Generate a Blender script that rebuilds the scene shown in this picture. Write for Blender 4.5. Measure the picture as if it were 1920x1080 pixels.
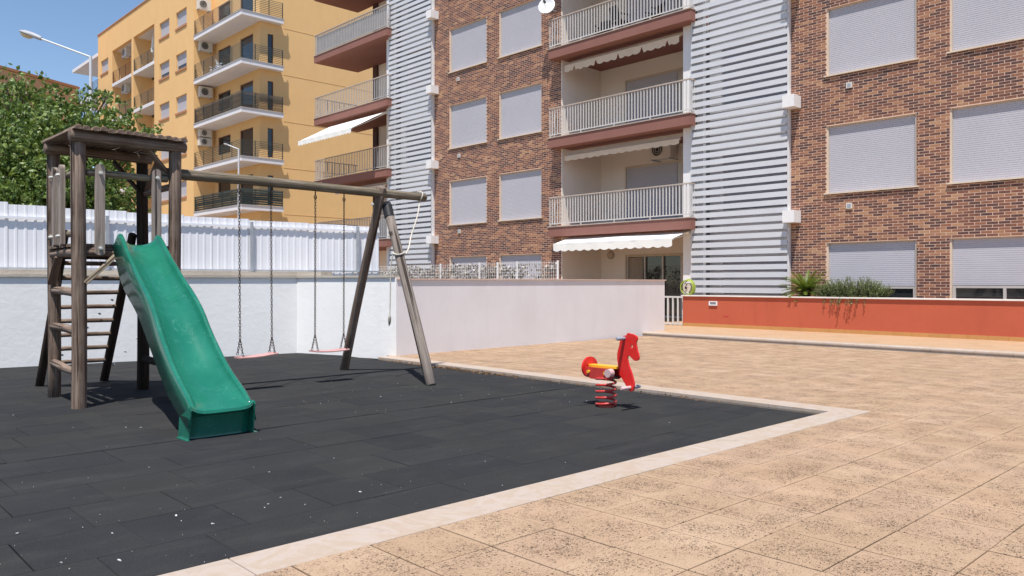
import bpy, bmesh, math, random
from mathutils import Vector, Matrix, Quaternion
random.seed(7)
R_ = random.Random(11)
scene = bpy.context.scene
for o in list(bpy.data.objects):
    bpy.data.objects.remove(o)
col = scene.collection

# ------------------------------------------------------------------ camera, light, exposure
CAMZ = 1.22
F_PX, HORIZON = 1494.0, 530.0
cd = bpy.data.cameras.new('camera')
cam = bpy.data.objects.new('camera', cd)
col.objects.link(cam)
cam.location = (0, 0, CAMZ)
cam.rotation_euler = (math.radians(90), 0, math.radians(46.6))
cd.sensor_width = 36.0
cd.lens = 36.0 * F_PX / 1920.0
cd.shift_y = -(540.0 - HORIZON) / 1920.0
cd.clip_start = 0.05
cd.clip_end = 3000
scene.camera = cam

SUN_DIR = Vector((0.231, -0.3205, 1.0)).normalized()          # towards the sun
world = bpy.data.worlds.new('World')
scene.world = world
world.use_nodes = True
wn = world.node_tree
wn.nodes.clear()
sky = wn.nodes.new('ShaderNodeTexSky')
sky.sky_type = 'NISHITA'
sky.sun_disc = False
sky.sun_elevation = math.asin(SUN_DIR.z)
sky.sun_rotation = math.atan2(SUN_DIR.x, SUN_DIR.y)
sky.altitude = 20
sky.air_density = 1.0
sky.dust_density = 0.15
sky.ozone_density = 3.5
bg = wn.nodes.new('ShaderNodeBackground')
bg.inputs['Strength'].default_value = 0.115
wo = wn.nodes.new('ShaderNodeOutputWorld')
wn.links.new(sky.outputs[0], bg.inputs['Color'])
wn.links.new(bg.outputs[0], wo.inputs['Surface'])

sl = bpy.data.lights.new('sun', 'SUN')
sl.energy = 5.0
sl.angle = math.radians(0.53)
sl.color = (1.0, 0.955, 0.89)
sun = bpy.data.objects.new('sun', sl)
col.objects.link(sun)
sun.location = (10, -15, 40)
sun.rotation_euler = SUN_DIR.to_track_quat('Z', 'Y').to_euler()

scene.view_settings.view_transform = 'Standard'
scene.view_settings.look = 'None'
scene.view_settings.exposure = 0.38
scene.view_settings.gamma = 1.0
scene.view_settings.use_curve_mapping = False

# ------------------------------------------------------------------ pixel helpers (photo pixel -> direction; distance from the plane it lies on)
CA, SA = math.cos(math.radians(43.4)), math.sin(math.radians(43.4))


def ray(u, v):
    xc = (u - 960.0) / F_PX
    return (xc * SA - CA, xc * CA + SA, -(v - HORIZON) / F_PX)


def onY(u, v, Y):
    d = ray(u, v); t = Y / d[1]
    return Vector((d[0] * t, Y, CAMZ + d[2] * t))


def onX(u, v, X):
    d = ray(u, v); t = X / d[0]
    return Vector((X, d[1] * t, CAMZ + d[2] * t))


def atD(u, v, dep):
    d = ray(u, v)
    return Vector((d[0] * dep, d[1] * dep, CAMZ + d[2] * dep))


def depth(p):
    return -p[0] * CA + p[1] * SA


# ------------------------------------------------------------------ objects
WL = {}


def tag(o, label=None, cat=None, group=None, kind=None):
    if label: o['label'] = label
    if cat: o['category'] = cat
    if group: o['group'] = group
    if kind: o['kind'] = kind
    return o


def empty(name, loc, label=None, cat=None, group=None, kind=None):
    o = bpy.data.objects.new(name, None)
    o.empty_display_size = 0.2
    o.location = loc
    col.objects.link(o)
    WL[o] = Vector(loc)
    return tag(o, label, cat, group, kind)


def link(name, me, parent=None, loc=(0, 0, 0), rot=None, scale=None):
    o = bpy.data.objects.new(name, me)
    loc = Vector(loc)
    WL[o] = loc
    if parent is not None:
        o.parent = parent
        o.location = loc - WL[parent]
    else:
        o.location = loc
    if rot is not None:
        o.rotation_mode = 'QUATERNION'
        o.rotation_quaternion = rot
    if scale is not None:
        o.scale = scale
    col.objects.link(o)
    return o


def basis(d):
    d = d.normalized()
    a = Vector((0, 0, 1)) if abs(d.z) < 0.95 else Vector((1, 0, 0))
    u = d.cross(a).normalized()
    return u, d.cross(u).normalized(), d


class MB:
    def __init__(s):
        s.v = []; s.f = []; s.m = []

    def add(s, vs, fs, m=0):
        b = len(s.v)
        s.v += [tuple(p) for p in vs]
        s.f += [tuple(i + b for i in f) for f in fs]
        s.m += [m] * len(fs)
        return s

    def box(s, x0, x1, y0, y1, z0, z1, m=0):
        v = [(x, y, z) for z in (z0, z1) for y in (y0, y1) for x in (x0, x1)]
        return s.add(v, [(0, 2, 3, 1), (4, 5, 7, 6), (0, 1, 5, 4), (2, 6, 7, 3), (0, 4, 6, 2), (1, 3, 7, 5)], m)

    def obox(s, c, ax, ay, az, m=0):
        c, ax, ay, az = Vector(c), Vector(ax), Vector(ay), Vector(az)
        v = [c + ax * i + ay * j + az * k for k in (-1, 1) for j in (-1, 1) for i in (-1, 1)]
        return s.add(v, [(0, 2, 3, 1), (4, 5, 7, 6), (0, 1, 5, 4), (2, 6, 7, 3), (0, 4, 6, 2), (1, 3, 7, 5)], m)

    def cbox(s, x0, x1, y0, y1, z0, z1, c, m=0):          # box with chamfered top edges
        v = [(x0, y0, z0), (x1, y0, z0), (x1, y1, z0), (x0, y1, z0),
             (x0, y0, z1 - c), (x1, y0, z1 - c), (x1, y1, z1 - c), (x0, y1, z1 - c),
             (x0 + c, y0 + c, z1), (x1 - c, y0 + c, z1), (x1 - c, y1 - c, z1), (x0 + c, y1 - c, z1)]
        f = [(8, 9, 10, 11)]
        for i in range(4):
            j = (i + 1) % 4
            f += [(i, j, 4 + j, 4 + i), (4 + i, 4 + j, 8 + j, 8 + i)]
        return s.add(v, f, m)

    def tube(s, pts, r, n=8, m=0, caps=True, closed=False):
        pts = [Vector(p) for p in pts]
        rs = r if isinstance(r, (list, tuple)) else [r] * len(pts)
        vs, fs = [], []
        N = len(pts)
        pu = None
        for i, p in enumerate(pts):
            if closed:
                d = pts[(i + 1) % N] - pts[i - 1]
            else:
                d = pts[min(i + 1, N - 1)] - pts[max(i - 1, 0)]
            d.normalize()
            if pu is None:
                u, w, _ = basis(d)
            else:
                u = (pu - d * pu.dot(d)).normalized()
                w = d.cross(u)
            pu = u
            for k in range(n):
                a = 2 * math.pi * k / n
                vs.append(p + (u * math.cos(a) + w * math.sin(a)) * rs[i])
        for i in range(N if closed else N - 1):
            for k in range(n):
                a, b = i * n + k, i * n + (k + 1) % n
                c, d2 = ((i + 1) % N) * n + (k + 1) % n, ((i + 1) % N) * n + k
                fs.append((a, b, c, d2))
        if caps and not closed:
            fs.append(tuple(range(n - 1, -1, -1)))
            fs.append(tuple((N - 1) * n + k for k in range(n)))
        return s.add(vs, fs, m)

    def prism(s, outline, fa, fb, m=0):                     # outline list of 2D, fa/fb map (a,b)->3D for both faces
        n = len(outline)
        vs = [fa(*p) for p in outline] + [fb(*p) for p in outline]
        fs = [tuple(range(n)), tuple(range(2 * n - 1, n - 1, -1))]
        fs += [(i, n + i, n + (i + 1) % n, (i + 1) % n) for i in range(n)]
        return s.add(vs, fs, m)

    def wall(s, a, b, holes, P, d0, d1, m=0):
        """a,b = extents in wall plane; holes list of (a0,a1,b0,b1); P(a,b,d)->3D; faces only where they show"""
        As = sorted({a[0], a[1], *[h[0] for h in holes], *[h[1] for h in holes]})
        Bs = sorted({b[0], b[1], *[h[2] for h in holes], *[h[3] for h in holes]})
        As = [x for x in As if a[0] <= x <= a[1]]; Bs = [x for x in Bs if b[0] <= x <= b[1]]

        def solid(i, j):
            if i < 0 or j < 0 or i >= len(As) - 1 or j >= len(Bs) - 1: return False
            ca, cb = (As[i] + As[i + 1]) / 2, (Bs[j] + Bs[j + 1]) / 2
            return not any(h[0] < ca < h[1] and h[2] < cb < h[3] for h in holes)
        for i in range(len(As) - 1):
            for j in range(len(Bs) - 1):
                if not solid(i, j): continue
                a0, a1, b0, b1 = As[i], As[i + 1], Bs[j], Bs[j + 1]
                q = lambda *c: s.add([P(*x) for x in c], [(0, 1, 2, 3)], m)
                q((a0, b0, d0), (a1, b0, d0), (a1, b1, d0), (a0, b1, d0))
                q((a0, b0, d1), (a0, b1, d1), (a1, b1, d1), (a1, b0, d1))
                if not solid(i - 1, j): q((a0, b0, d0), (a0, b1, d0), (a0, b1, d1), (a0, b0, d1))
                if not solid(i + 1, j): q((a1, b0, d0), (a1, b0, d1), (a1, b1, d1), (a1, b1, d0))
                if not solid(i, j - 1): q((a0, b0, d0), (a0, b0, d1), (a1, b0, d1), (a1, b0, d0))
                if not solid(i, j + 1): q((a0, b1, d0), (a1, b1, d0), (a1, b1, d1), (a0, b1, d1))
        return s

    def mesh(s, name, mats, smooth=None):
        me = bpy.data.meshes.new(name)
        me.from_pydata(s.v, [], s.f)
        mats = mats if isinstance(mats, (list, tuple)) else [mats]
        for k in mats: me.materials.append(k)
        if len(mats) > 1: me.polygons.foreach_set('material_index', s.m)
        if smooth is not None:
            me.polygons.foreach_set('use_smooth', [True] * len(me.polygons))
            me.set_sharp_from_angle(angle=math.radians(smooth))
        me.update()
        return me

    def build(s, name, mats, parent=None, smooth=None, fix=False):
        me = s.mesh(name, mats, smooth)
        if fix:
            bm = bmesh.new(); bm.from_mesh(me)
            bmesh.ops.recalc_face_normals(bm, faces=bm.faces)
            bm.to_mesh(me); bm.free()
        return link(name, me, parent)


# ------------------------------------------------------------------ materials
def lin(c):
    return tuple(((x / 255) / 12.92 if x / 255 <= 0.04045 else ((x / 255 + 0.055) / 1.055) ** 2.4) for x in c)


class NT:
    def __init__(s, name):
        s.mat = bpy.data.materials.new(name)
        s.mat.use_nodes = True
        s.t = s.mat.node_tree
        s.n = s.t.nodes
        s.b = s.n['Principled BSDF']

    def new(s, typ, **kw):
        nd = s.n.new(typ)
        for k, v in kw.items():
            if k.startswith('i_'):
                nd.inputs[k[2:].replace('_', ' ')].default_value = v
            else:
                setattr(nd, k, v)
        return nd

    def l(s, a, b):
        s.t.links.new(a, b)

    def coord(s, local=False, scale=(1, 1, 1)):
        if local:
            c = s.new('ShaderNodeTexCoord').outputs['Object']
        else:
            c = s.new('ShaderNodeNewGeometry').outputs['Position']
        mp = s.new('ShaderNodeMapping')
        mp.inputs['Scale'].default_value = scale
        s.l(c, mp.inputs['Vector'])
        return mp.outputs[0]

    def noise(s, vec, scale, detail=4, rough=0.55, dist=0.0):
        n = s.new('ShaderNodeTexNoise')
        n.inputs['Scale'].default_value = scale
        n.inputs['Detail'].default_value = detail
        n.inputs['Roughness'].default_value = rough
        n.inputs['Distortion'].default_value = dist
        s.l(vec, n.inputs['Vector'])
        return n.outputs[0]

    def rng(s, val, a, b, c=0.0, d=1.0):
        m = s.new('ShaderNodeMapRange')
        m.inputs[1].default_value = a; m.inputs[2].default_value = b
        m.inputs[3].default_value = c; m.inputs[4].default_value = d
        s.l(val, m.inputs[0])
        return m.outputs[0]

    def mix(s, fac, a, b, mode='MIX'):
        m = s.new('ShaderNodeMix', data_type='RGBA', blend_type=mode)
        for x, i in ((fac, 0), (a, 6), (b, 7)):
            if isinstance(x, (int, float)): m.inputs[i].default_value = x
            elif isinstance(x, tuple): m.inputs[i].default_value = (*x[:3], 1)
            else: s.l(x, m.inputs[i])
        return m.outputs[2]

    def math(s, op, a, b=0.0):
        m = s.new('ShaderNodeMath', operation=op)
        for x, i in ((a, 0), (b, 1)):
            if isinstance(x, (int, float)): m.inputs[i].default_value = x
            else: s.l(x, m.inputs[i])
        return m.outputs[0]

    def rand(s):                                  # one random number per loose piece, whether it is its own object or an island of a mesh
        g = s.new('ShaderNodeNewGeometry'); o = s.new('ShaderNodeObjectInfo')
        return s.math('FRACT', s.math('ADD', g.outputs['Random Per Island'], o.outputs['Random']))

    def ramp(s, val, stops, const=False):
        r = s.new('ShaderNodeValToRGB')
        r.color_ramp.interpolation = 'CONSTANT' if const else 'LINEAR'
        e = r.color_ramp.elements
        while len(e) < len(stops): e.new(0.5)
        for k, (p, c) in enumerate(stops):
            e[k].position = p; e[k].color = (*c[:3], 1)
        s.l(val, r.inputs[0])
        return r.outputs[0]

    def bump(s, h, strength, dist=0.01):
        b = s.new('ShaderNodeBump')
        b.inputs['Strength'].default_value = strength
        b.inputs['Distance'].default_value = dist
        s.l(h, b.inputs['Height'])
        s.l(b.outputs[0], s.b.inputs['Normal'])

    def out(s, colr, rough=0.7, spec=0.3, metal=0.0):
        if isinstance(colr, tuple): s.b.inputs['Base Color'].default_value = (*colr[:3], 1)
        else: s.l(colr, s.b.inputs['Base Color'])
        if isinstance(rough, (int, float)): s.b.inputs['Roughness'].default_value = rough
        else: s.l(rough, s.b.inputs['Roughness'])
        s.b.inputs['Specular IOR Level'].default_value = spec
        s.b.inputs['Metallic'].default_value = metal
        return s.mat


def plain(name, c, rough=0.6, spec=0.3, metal=0.0, var=0.12, scale=3.0, bump=0.0, bscale=60, bdist=0.003, local=False, stretch=(1, 1, 1)):
    t = NT(name)
    p = t.coord(local, stretch)
    n = t.noise(p, scale, 5)
    n2 = t.noise(p, scale * 9, 3)
    k = t.math('ADD', t.math('MULTIPLY', n, 0.7), t.math('MULTIPLY', n2, 0.3))
    f = t.rng(k, 0.3, 0.7, 0, 1)
    lo = tuple(x * (1 - var) for x in c); hi = tuple(min(1, x * (1 + var * 0.6)) for x in c)
    cc = t.mix(f, lo, hi)
    if bump:
        t.bump(t.noise(p, bscale, 4), bump, bdist)
    return t.out(cc, rough, spec, metal)


M = {}


def m_paver():
    t = NT('paver_stone')
    p = t.coord()
    r = t.rand()
    base = t.ramp(r, [(0.0, (0.370, 0.258, 0.170)), (0.35, (0.430, 0.308, 0.210)), (0.7, (0.390, 0.272, 0.190)), (1.0, (0.415, 0.284, 0.188))])
    n = t.noise(p, 1.7, 5)
    base = t.mix(t.rng(n, 0.35, 0.75), base, (0.33, 0.225, 0.146))
    sep = t.new('ShaderNodeSeparateXYZ')
    t.l(p, sep.inputs[0])
    fxy = []
    for ax, o0 in ((0, -3.15), (1, 1.67)):
        f_ = t.math('FRACT', t.math('DIVIDE', t.math('SUBTRACT', sep.outputs[ax], o0 - 40.0), 0.4))
        fxy.append(t.math('MINIMUM', f_, t.math('SUBTRACT', 1.0, f_)))
    edge = t.math('MINIMUM', fxy[0], fxy[1])
    edge = t.math('ADD', edge, t.math('MULTIPLY', t.math('SUBTRACT', t.noise(p, 9, 3), 0.5), 0.22))
    patch = t.math('SUBTRACT', t.noise(p, 4.2, 4, 0.6), t.rng(edge, 0.0, 0.14, 0.13, -0.02))
    mott = t.noise(t.coord(False, (1.3, 0.8, 1)), 24, 5, 0.65)
    base = t.mix(t.math('MULTIPLY', t.math('MULTIPLY', t.rng(mott, 0.48, 0.64), t.rng(patch, 0.34, 0.60)), 0.75), base, (0.235, 0.155, 0.102))
    thr = t.rng(patch, 0.30, 0.68, 0.0, -0.105)
    pit = t.noise(t.coord(False, (1.25, 0.75, 1)), 78, 2, 0.5, 0.7)
    pm = t.rng(t.math('SUBTRACT', pit, t.math('ADD', 0.672, thr)), 0.0, 0.02)
    pit2 = t.noise(t.coord(False, (1.25, 0.75, 1)), 150, 2, 0.5, 0.4)
    pm2 = t.rng(t.math('SUBTRACT', pit2, t.math('ADD', 0.655, thr)), 0.0, 0.025)
    pm = t.math('MAXIMUM', pm, t.math('MULTIPLY', pm2, 0.8))
    c = t.mix(t.math('MULTIPLY', pm, 0.88), base, (0.060, 0.038, 0.027))
    t.bump(t.math('ADD', t.math('MULTIPLY', pm, -1.0), t.math('MULTIPLY', mott, 0.3)), 0.5, 0.004)
    return t.out(c, 0.85, 0.1)


def m_rubber():
    t = NT('rubber_tile')
    p = t.coord()
    r = t.rand()
    c = t.ramp(r, [(0.0, (0.020, 0.021, 0.0235)), (0.3, (0.028, 0.029, 0.029)), (0.55, (0.0215, 0.023, 0.0265)), (0.8, (0.030, 0.0305, 0.0295)), (1.0, (0.024, 0.025, 0.0265))])
    n = t.noise(p, 1.3, 6, 0.6)
    c = t.mix(t.math('MULTIPLY', t.rng(n, 0.35, 0.7), 0.5), c, (0.037, 0.0365, 0.037))
    w_ = t.noise(t.coord(False, (1.0, 0.35, 1)), 4.5, 5, 0.65)
    c = t.mix(t.math('MULTIPLY', t.rng(w_, 0.5, 0.72), 0.55), c, (0.048, 0.047, 0.046))
    g = t.noise(p, 260, 2)
    c = t.mix(t.rng(g, 0.55, 0.75), c, (0.062, 0.062, 0.066))
    sp = t.noise(p, 34, 2, 0.5, 0.3)
    c = t.mix(t.math('MULTIPLY', t.rng(sp, 0.76, 0.79), 0.35), c, (0.3, 0.29, 0.28))
    t.bump(g, 0.5, 0.003)
    return t.out(c, 0.9, 0.06)


def m_marble():
    t = NT('marble')
    p = t.coord()
    n = t.noise(p, 3.0, 7, 0.65, 1.6)
    r = t.rand()
    c = t.ramp(n, [(0.3, (0.34, 0.275, 0.215)), (0.46, (0.435, 0.372, 0.325)), (0.55, (0.39, 0.31, 0.235)), (0.7, (0.455, 0.395, 0.355))])
    c = t.mix(t.math('MULTIPLY', r, 0.25), c, (0.40, 0.29, 0.225))
    v = t.noise(p, 1.6, 8, 0.7, 3.0)
    c = t.mix(t.math('MULTIPLY', t.rng(t.math('ABSOLUTE', t.math('SUBTRACT', v, 0.5)), 0.0, 0.02, 1, 0), 0.35), c, (0.42, 0.33, 0.28))
    t.bump(t.noise(p, 70, 3), 0.15, 0.002)
    return t.out(c, 0.5, 0.35)


def m_brick():
    t = NT('brick')
    p = t.coord()
    r = t.rand()
    cl = t.noise(p, 1.1, 2)
    k = t.math('ADD', t.math('MULTIPLY', r, 0.8), t.math('MULTIPLY', t.rng(cl, 0.3, 0.7), 0.2))
    c = t.ramp(k, [(0.0, (0.055, 0.032, 0.034)), (0.12, (0.085, 0.040, 0.037)), (0.28, (0.135, 0.055, 0.041)), (0.46, (0.195, 0.078, 0.050)),
                   (0.62, (0.265, 0.112, 0.064)), (0.76, (0.36, 0.175, 0.092)), (0.88, (0.43, 0.24, 0.13)), (0.95, (0.26, 0.115, 0.075))], True)
    n = t.noise(p, 22, 4, 0.6)
    c2 = t.mix(t.math('MULTIPLY', t.rng(n, 0.4, 0.75), 0.4), c, (0.31, 0.165, 0.105))
    t.bump(t.noise(p, 120, 3), 0.3, 0.002)
    return t.out(c2, 0.7, 0.25)


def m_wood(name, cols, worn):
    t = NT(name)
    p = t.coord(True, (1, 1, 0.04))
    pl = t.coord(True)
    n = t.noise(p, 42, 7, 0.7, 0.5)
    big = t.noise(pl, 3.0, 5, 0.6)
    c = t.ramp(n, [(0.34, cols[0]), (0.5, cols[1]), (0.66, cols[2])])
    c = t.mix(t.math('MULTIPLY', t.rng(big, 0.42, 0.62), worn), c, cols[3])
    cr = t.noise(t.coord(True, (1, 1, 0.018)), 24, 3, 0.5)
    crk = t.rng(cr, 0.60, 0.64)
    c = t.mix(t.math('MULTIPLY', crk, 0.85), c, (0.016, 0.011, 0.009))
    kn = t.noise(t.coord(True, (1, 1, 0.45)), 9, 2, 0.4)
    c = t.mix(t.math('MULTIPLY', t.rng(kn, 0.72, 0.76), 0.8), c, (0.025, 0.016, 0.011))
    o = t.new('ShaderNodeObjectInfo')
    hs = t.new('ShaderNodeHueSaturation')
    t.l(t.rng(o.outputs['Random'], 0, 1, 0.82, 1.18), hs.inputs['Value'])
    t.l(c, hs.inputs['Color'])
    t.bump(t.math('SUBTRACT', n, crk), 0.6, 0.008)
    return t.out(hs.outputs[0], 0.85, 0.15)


def m_plaster(name, c, c2, bs=18, bstr=0.35, dirt=0.25):
    t = NT(name)
    p = t.coord()
    n = t.noise(p, 0.9, 6, 0.6)
    cc = t.mix(t.math('MULTIPLY', t.rng(n, 0.42, 0.72), 0.8), c, c2)
    st = t.noise(t.coord(False, (1, 1, 0.12)), 3.2, 5, 0.6)
    cc = t.mix(t.math('MULTIPLY', t.rng(st, 0.52, 0.75), dirt), cc, tuple(x * 0.72 for x in c2))
    t.bump(t.noise(p, bs, 5, 0.6, 0.5), bstr, 0.012)
    return t.out(cc, 0.85, 0.15)


def m_leaf(name, a, b, c, trans=0.25):
    t = NT(name)
    r = t.rand()
    cc = t.ramp(r, [(0.0, a), (0.5, b), (1.0, c)])
    t.out(cc, 0.45, 0.4)
    tr = t.new('ShaderNodeBsdfTranslucent')
    t.l(t.mix(0.5, cc, (0.25, 0.35, 0.04)), tr.inputs['Color'])
    ms = t.new('ShaderNodeMixShader')
    ms.inputs[0].default_value = trans
    t.l(t.b.outputs[0], ms.inputs[1]); t.l(tr.outputs[0], ms.inputs[2])
    t.l(ms.outputs[0], t.n['Material Output'].inputs['Surface'])
    return t.mat


def m_slide():
    t = NT('slide_plastic')
    p = t.coord()
    n = t.noise(p, 3, 5)
    sc = t.noise(t.coord(False, (0.25, 1, 1)), 40, 4, 0.6)
    c = t.mix(t.rng(n, 0.3, 0.7), (0.009, 0.125, 0.080), (0.016, 0.165, 0.108))
    c = t.mix(t.math('MULTIPLY', t.rng(sc, 0.66, 0.76), 0.25), c, (0.08, 0.28, 0.2))
    ln = t.noise(p, 5.5, 3, 0.5, 1.2)
    c = t.mix(t.math('MULTIPLY', t.rng(t.math('ABSOLUTE', t.math('SUBTRACT', ln, 0.5)), 0.0, 0.008, 1, 0), 0.22), c, (0.16, 0.38, 0.30))
    t.bump(t.noise(p, 4, 2), 0.05, 0.02)
    return t.out(c, t.rng(n, 0.3, 0.7, 0.13, 0.2), 0.55)


M['paver'] = m_paver()
M['rubber'] = m_rubber()
M['marble'] = m_marble()
M['brick'] = m_brick()
M['mortar'] = plain('mortar', (0.70, 0.50, 0.385), 0.9, 0.1, var=0.12, bump=0.3)
M['joint'] = plain('joint_sand', (0.16, 0.10, 0.06), 0.95, 0.1, var=0.3)
M['underlay'] = plain('rubber_underlay', (0.012, 0.012, 0.013), 0.95, 0.1)
M['earth'] = plain('ground_dust', (0.24, 0.20, 0.15), 0.95, 0.1, var=0.3, scale=0.4)
M['wood'] = m_wood('weathered_wood', [(0.055, 0.037, 0.028), (0.165, 0.115, 0.088), (0.31, 0.235, 0.185), (0.265, 0.21, 0.175)], 0.45)
M['greywood'] = m_wood('grey_wood', [(0.085, 0.068, 0.050), (0.205, 0.168, 0.125), (0.345, 0.29, 0.225), (0.15, 0.128, 0.085)], 0.6)
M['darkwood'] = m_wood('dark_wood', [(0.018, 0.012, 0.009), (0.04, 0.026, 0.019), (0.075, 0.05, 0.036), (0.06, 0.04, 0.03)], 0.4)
M['paleboard'] = m_wood('pale_board', [(0.16, 0.13, 0.11), (0.26, 0.215, 0.185), (0.36, 0.305, 0.27), (0.31, 0.26, 0.23)], 0.5)
M['bolt'] = plain('bolt_zinc', (0.68, 0.68, 0.65), 0.45, 0.5, 0.3, var=0.2, scale=20)
M['slide'] = m_slide()
M['chain'] = plain('rusty_chain', (0.085, 0.055, 0.045), 0.65, 0.3, 0.4, var=0.5, scale=30)
M['seat_red'] = plain('faded_red_seat', (0.56, 0.30, 0.285), 0.6, 0.3, var=0.3, scale=12)
M['rope'] = plain('rope', (0.62, 0.57, 0.49), 0.9, 0.1, var=0.2, scale=30, bump=0.5, bscale=150)
M['red'] = plain('red_panel', (0.68, 0.022, 0.018), 0.38, 0.45, var=0.06)
M['redspring'] = plain('red_steel', (0.52, 0.045, 0.04), 0.35, 0.5, var=0.2, scale=10)
M['yellow_seat'] = plain('yellow_panel', (0.85, 0.42, 0.03), 0.4, 0.4, var=0.06)
M['grip'] = plain('grey_grip', (0.30, 0.31, 0.36), 0.45, 0.4, var=0.2)
M['pinkcap'] = plain('faded_cap', (0.60, 0.40, 0.40), 0.5, 0.4, var=0.15)
M['whitewall'] = m_plaster('rough_white_render', (0.83, 0.815, 0.80), (0.77, 0.755, 0.74), 8, 0.38, 0.12)
M['smoothwall'] = m_plaster('smooth_white_render', (0.75, 0.715, 0.72), (0.68, 0.64, 0.64), 30, 0.15, 0.15)
M['coping'] = m_plaster('coping_concrete', (0.50, 0.45, 0.385), (0.38, 0.335, 0.28), 40, 0.6, 0.5)
M['copingpink'] = m_plaster('coping_slab', (0.62, 0.47, 0.39), (0.52, 0.38, 0.32), 40, 0.3, 0.2)
M['sheet'] = plain('white_steel_sheet', (0.80, 0.80, 0.83), 0.45, 0.4, var=0.06, scale=1.5)
M['galv'] = plain('galvanised_steel', (0.42, 0.44, 0.47), 0.5, 0.4, 0.4, var=0.2, scale=8)
M['whitepaint'] = plain('white_paint', (0.78, 0.78, 0.79), 0.5, 0.35, var=0.06, scale=2)
M['louvre'] = plain('louvre_metal', (0.57, 0.575, 0.60), 0.42, 0.4, var=0.06, scale=2)
M['shutter'] = plain('roller_shutter', (0.47, 0.46, 0.50), 0.5, 0.35, var=0.05, scale=1.2)
M['beigeframe'] = plain('beige_frame', (0.60, 0.50, 0.40), 0.6, 0.3, var=0.08)
M['stone_sill'] = plain('stone_sill', (0.66, 0.56, 0.44), 0.6, 0.3, var=0.1, scale=6)
M['loggia'] = m_plaster('loggia_render', (0.84, 0.765, 0.68), (0.80, 0.715, 0.63), 40, 0.15, 0.1)
M['pier'] = m_plaster('pier_render', (0.80, 0.785, 0.78), (0.74, 0.72, 0.71), 40, 0.15, 0.1)
M['brownslab'] = m_plaster('brown_painted_slab', (0.27, 0.130, 0.105), (0.235, 0.11, 0.09), 40, 0.15, 0.15)
M['railwhite'] = plain('railing_paint', (0.61, 0.585, 0.56), 0.45, 0.4, var=0.08, scale=4)
M['railtop'] = plain('handrail_paint', (0.46, 0.38, 0.32), 0.5, 0.35, var=0.15, scale=4)
M['railgrey'] = plain('railing_grey_paint', (0.42, 0.40, 0.39), 0.5, 0.35, var=0.1, scale=4)
M['glass'] = plain('window_glass', (0.022, 0.025, 0.028), 0.04, 0.8, var=0.1)
M['curtain'] = plain('curtain', (0.35, 0.30, 0.25), 0.9, 0.1, var=0.2, stretch=(6, 6, 0.3))
M['alu'] = plain('aluminium_frame', (0.52, 0.49, 0.46), 0.45, 0.4, 0.2, var=0.08)
M['canvas'] = plain('awning_canvas', (0.84, 0.82, 0.77), 0.85, 0.1, var=0.06, scale=4)
M['creamcanvas'] = plain('cream_canvas', (0.72, 0.58, 0.44), 0.85, 0.1, var=0.1, scale=4)
M['acwhite'] = plain('air_conditioner_casing', (0.66, 0.62, 0.56), 0.5, 0.35, var=0.08)
M['black'] = plain('black_plastic', (0.02, 0.02, 0.022), 0.5, 0.4)
M['terracotta'] = m_plaster('red_render', (0.49, 0.115, 0.062), (0.44, 0.098, 0.055), 26, 0.2, 0.25)
M['skirting'] = plain('ochre_skirting_tile', (0.52, 0.26, 0.09), 0.6, 0.3, var=0.12, scale=4)
M['white_cap'] = plain('white_stone_cap', (0.78, 0.73, 0.67), 0.6, 0.3, var=0.1, scale=4)
M['yellow'] = m_plaster('yellow_render', (0.77, 0.49, 0.225), (0.73, 0.455, 0.205), 30, 0.15, 0.12)
M['yellowdark'] = m_plaster('sill_render', (0.45, 0.23, 0.13), (0.4, 0.2, 0.11), 30, 0.15, 0.1)
M['slabwhite'] = m_plaster('balcony_slab_render', (0.74, 0.72, 0.74), (0.68, 0.66, 0.68), 30, 0.1, 0.15)
M['greenrail'] = plain('dark_green_railing', (0.055, 0.075, 0.07), 0.45, 0.4, var=0.2)
M['reed'] = plain('reed_screen', (0.20, 0.14, 0.11), 0.8, 0.2, var=0.5, scale=20)
M['tanwall'] = m_plaster('tan_render', (0.55, 0.37, 0.23), (0.5, 0.33, 0.2), 20, 0.15, 0.2)
M['bark'] = plain('bark', (0.11, 0.085, 0.062), 0.9, 0.1, var=0.4, scale=8, bump=0.8, bscale=25, bdist=0.02)
M['leaf'] = m_leaf('tree_leaves', (0.055, 0.105, 0.022), (0.12, 0.185, 0.040), (0.23, 0.29, 0.080))
M['cycad'] = m_leaf('cycad_leaves', (0.05, 0.10, 0.012), (0.09, 0.145, 0.02), (0.19, 0.17, 0.03))
M['shrub'] = m_leaf('shrub_leaves', (0.08, 0.12, 0.04), (0.16, 0.205, 0.085), (0.27, 0.31, 0.16))
M['screen'] = m_leaf('dry_leaf_screen', (0.06, 0.055, 0.045), (0.24, 0.215, 0.185), (0.62, 0.59, 0.56), 0.1)
M['litterleaf'] = m_leaf('dry_leaves', (0.14, 0.06, 0.025), (0.25, 0.12, 0.05), (0.36, 0.2, 0.1), 0.1)
M['fleck'] = plain('white_fleck', (0.58, 0.56, 0.54), 0.8, 0.2, var=0.25, scale=30)
M['lampgrey'] = plain('lamp_housing', (0.36, 0.37, 0.40), 0.5, 0.4, var=0.1)
M['lamppole'] = plain('lamp_pole', (0.62, 0.63, 0.65), 0.5, 0.4, 0.2, var=0.08)
M['lampglass'] = plain('lamp_lens', (0.55, 0.44, 0.26), 0.2, 0.5, var=0.1)
M['hose'] = plain('green_hose', (0.30, 0.37, 0.05), 0.45, 0.4, var=0.1)
M['terrace'] = None


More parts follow.
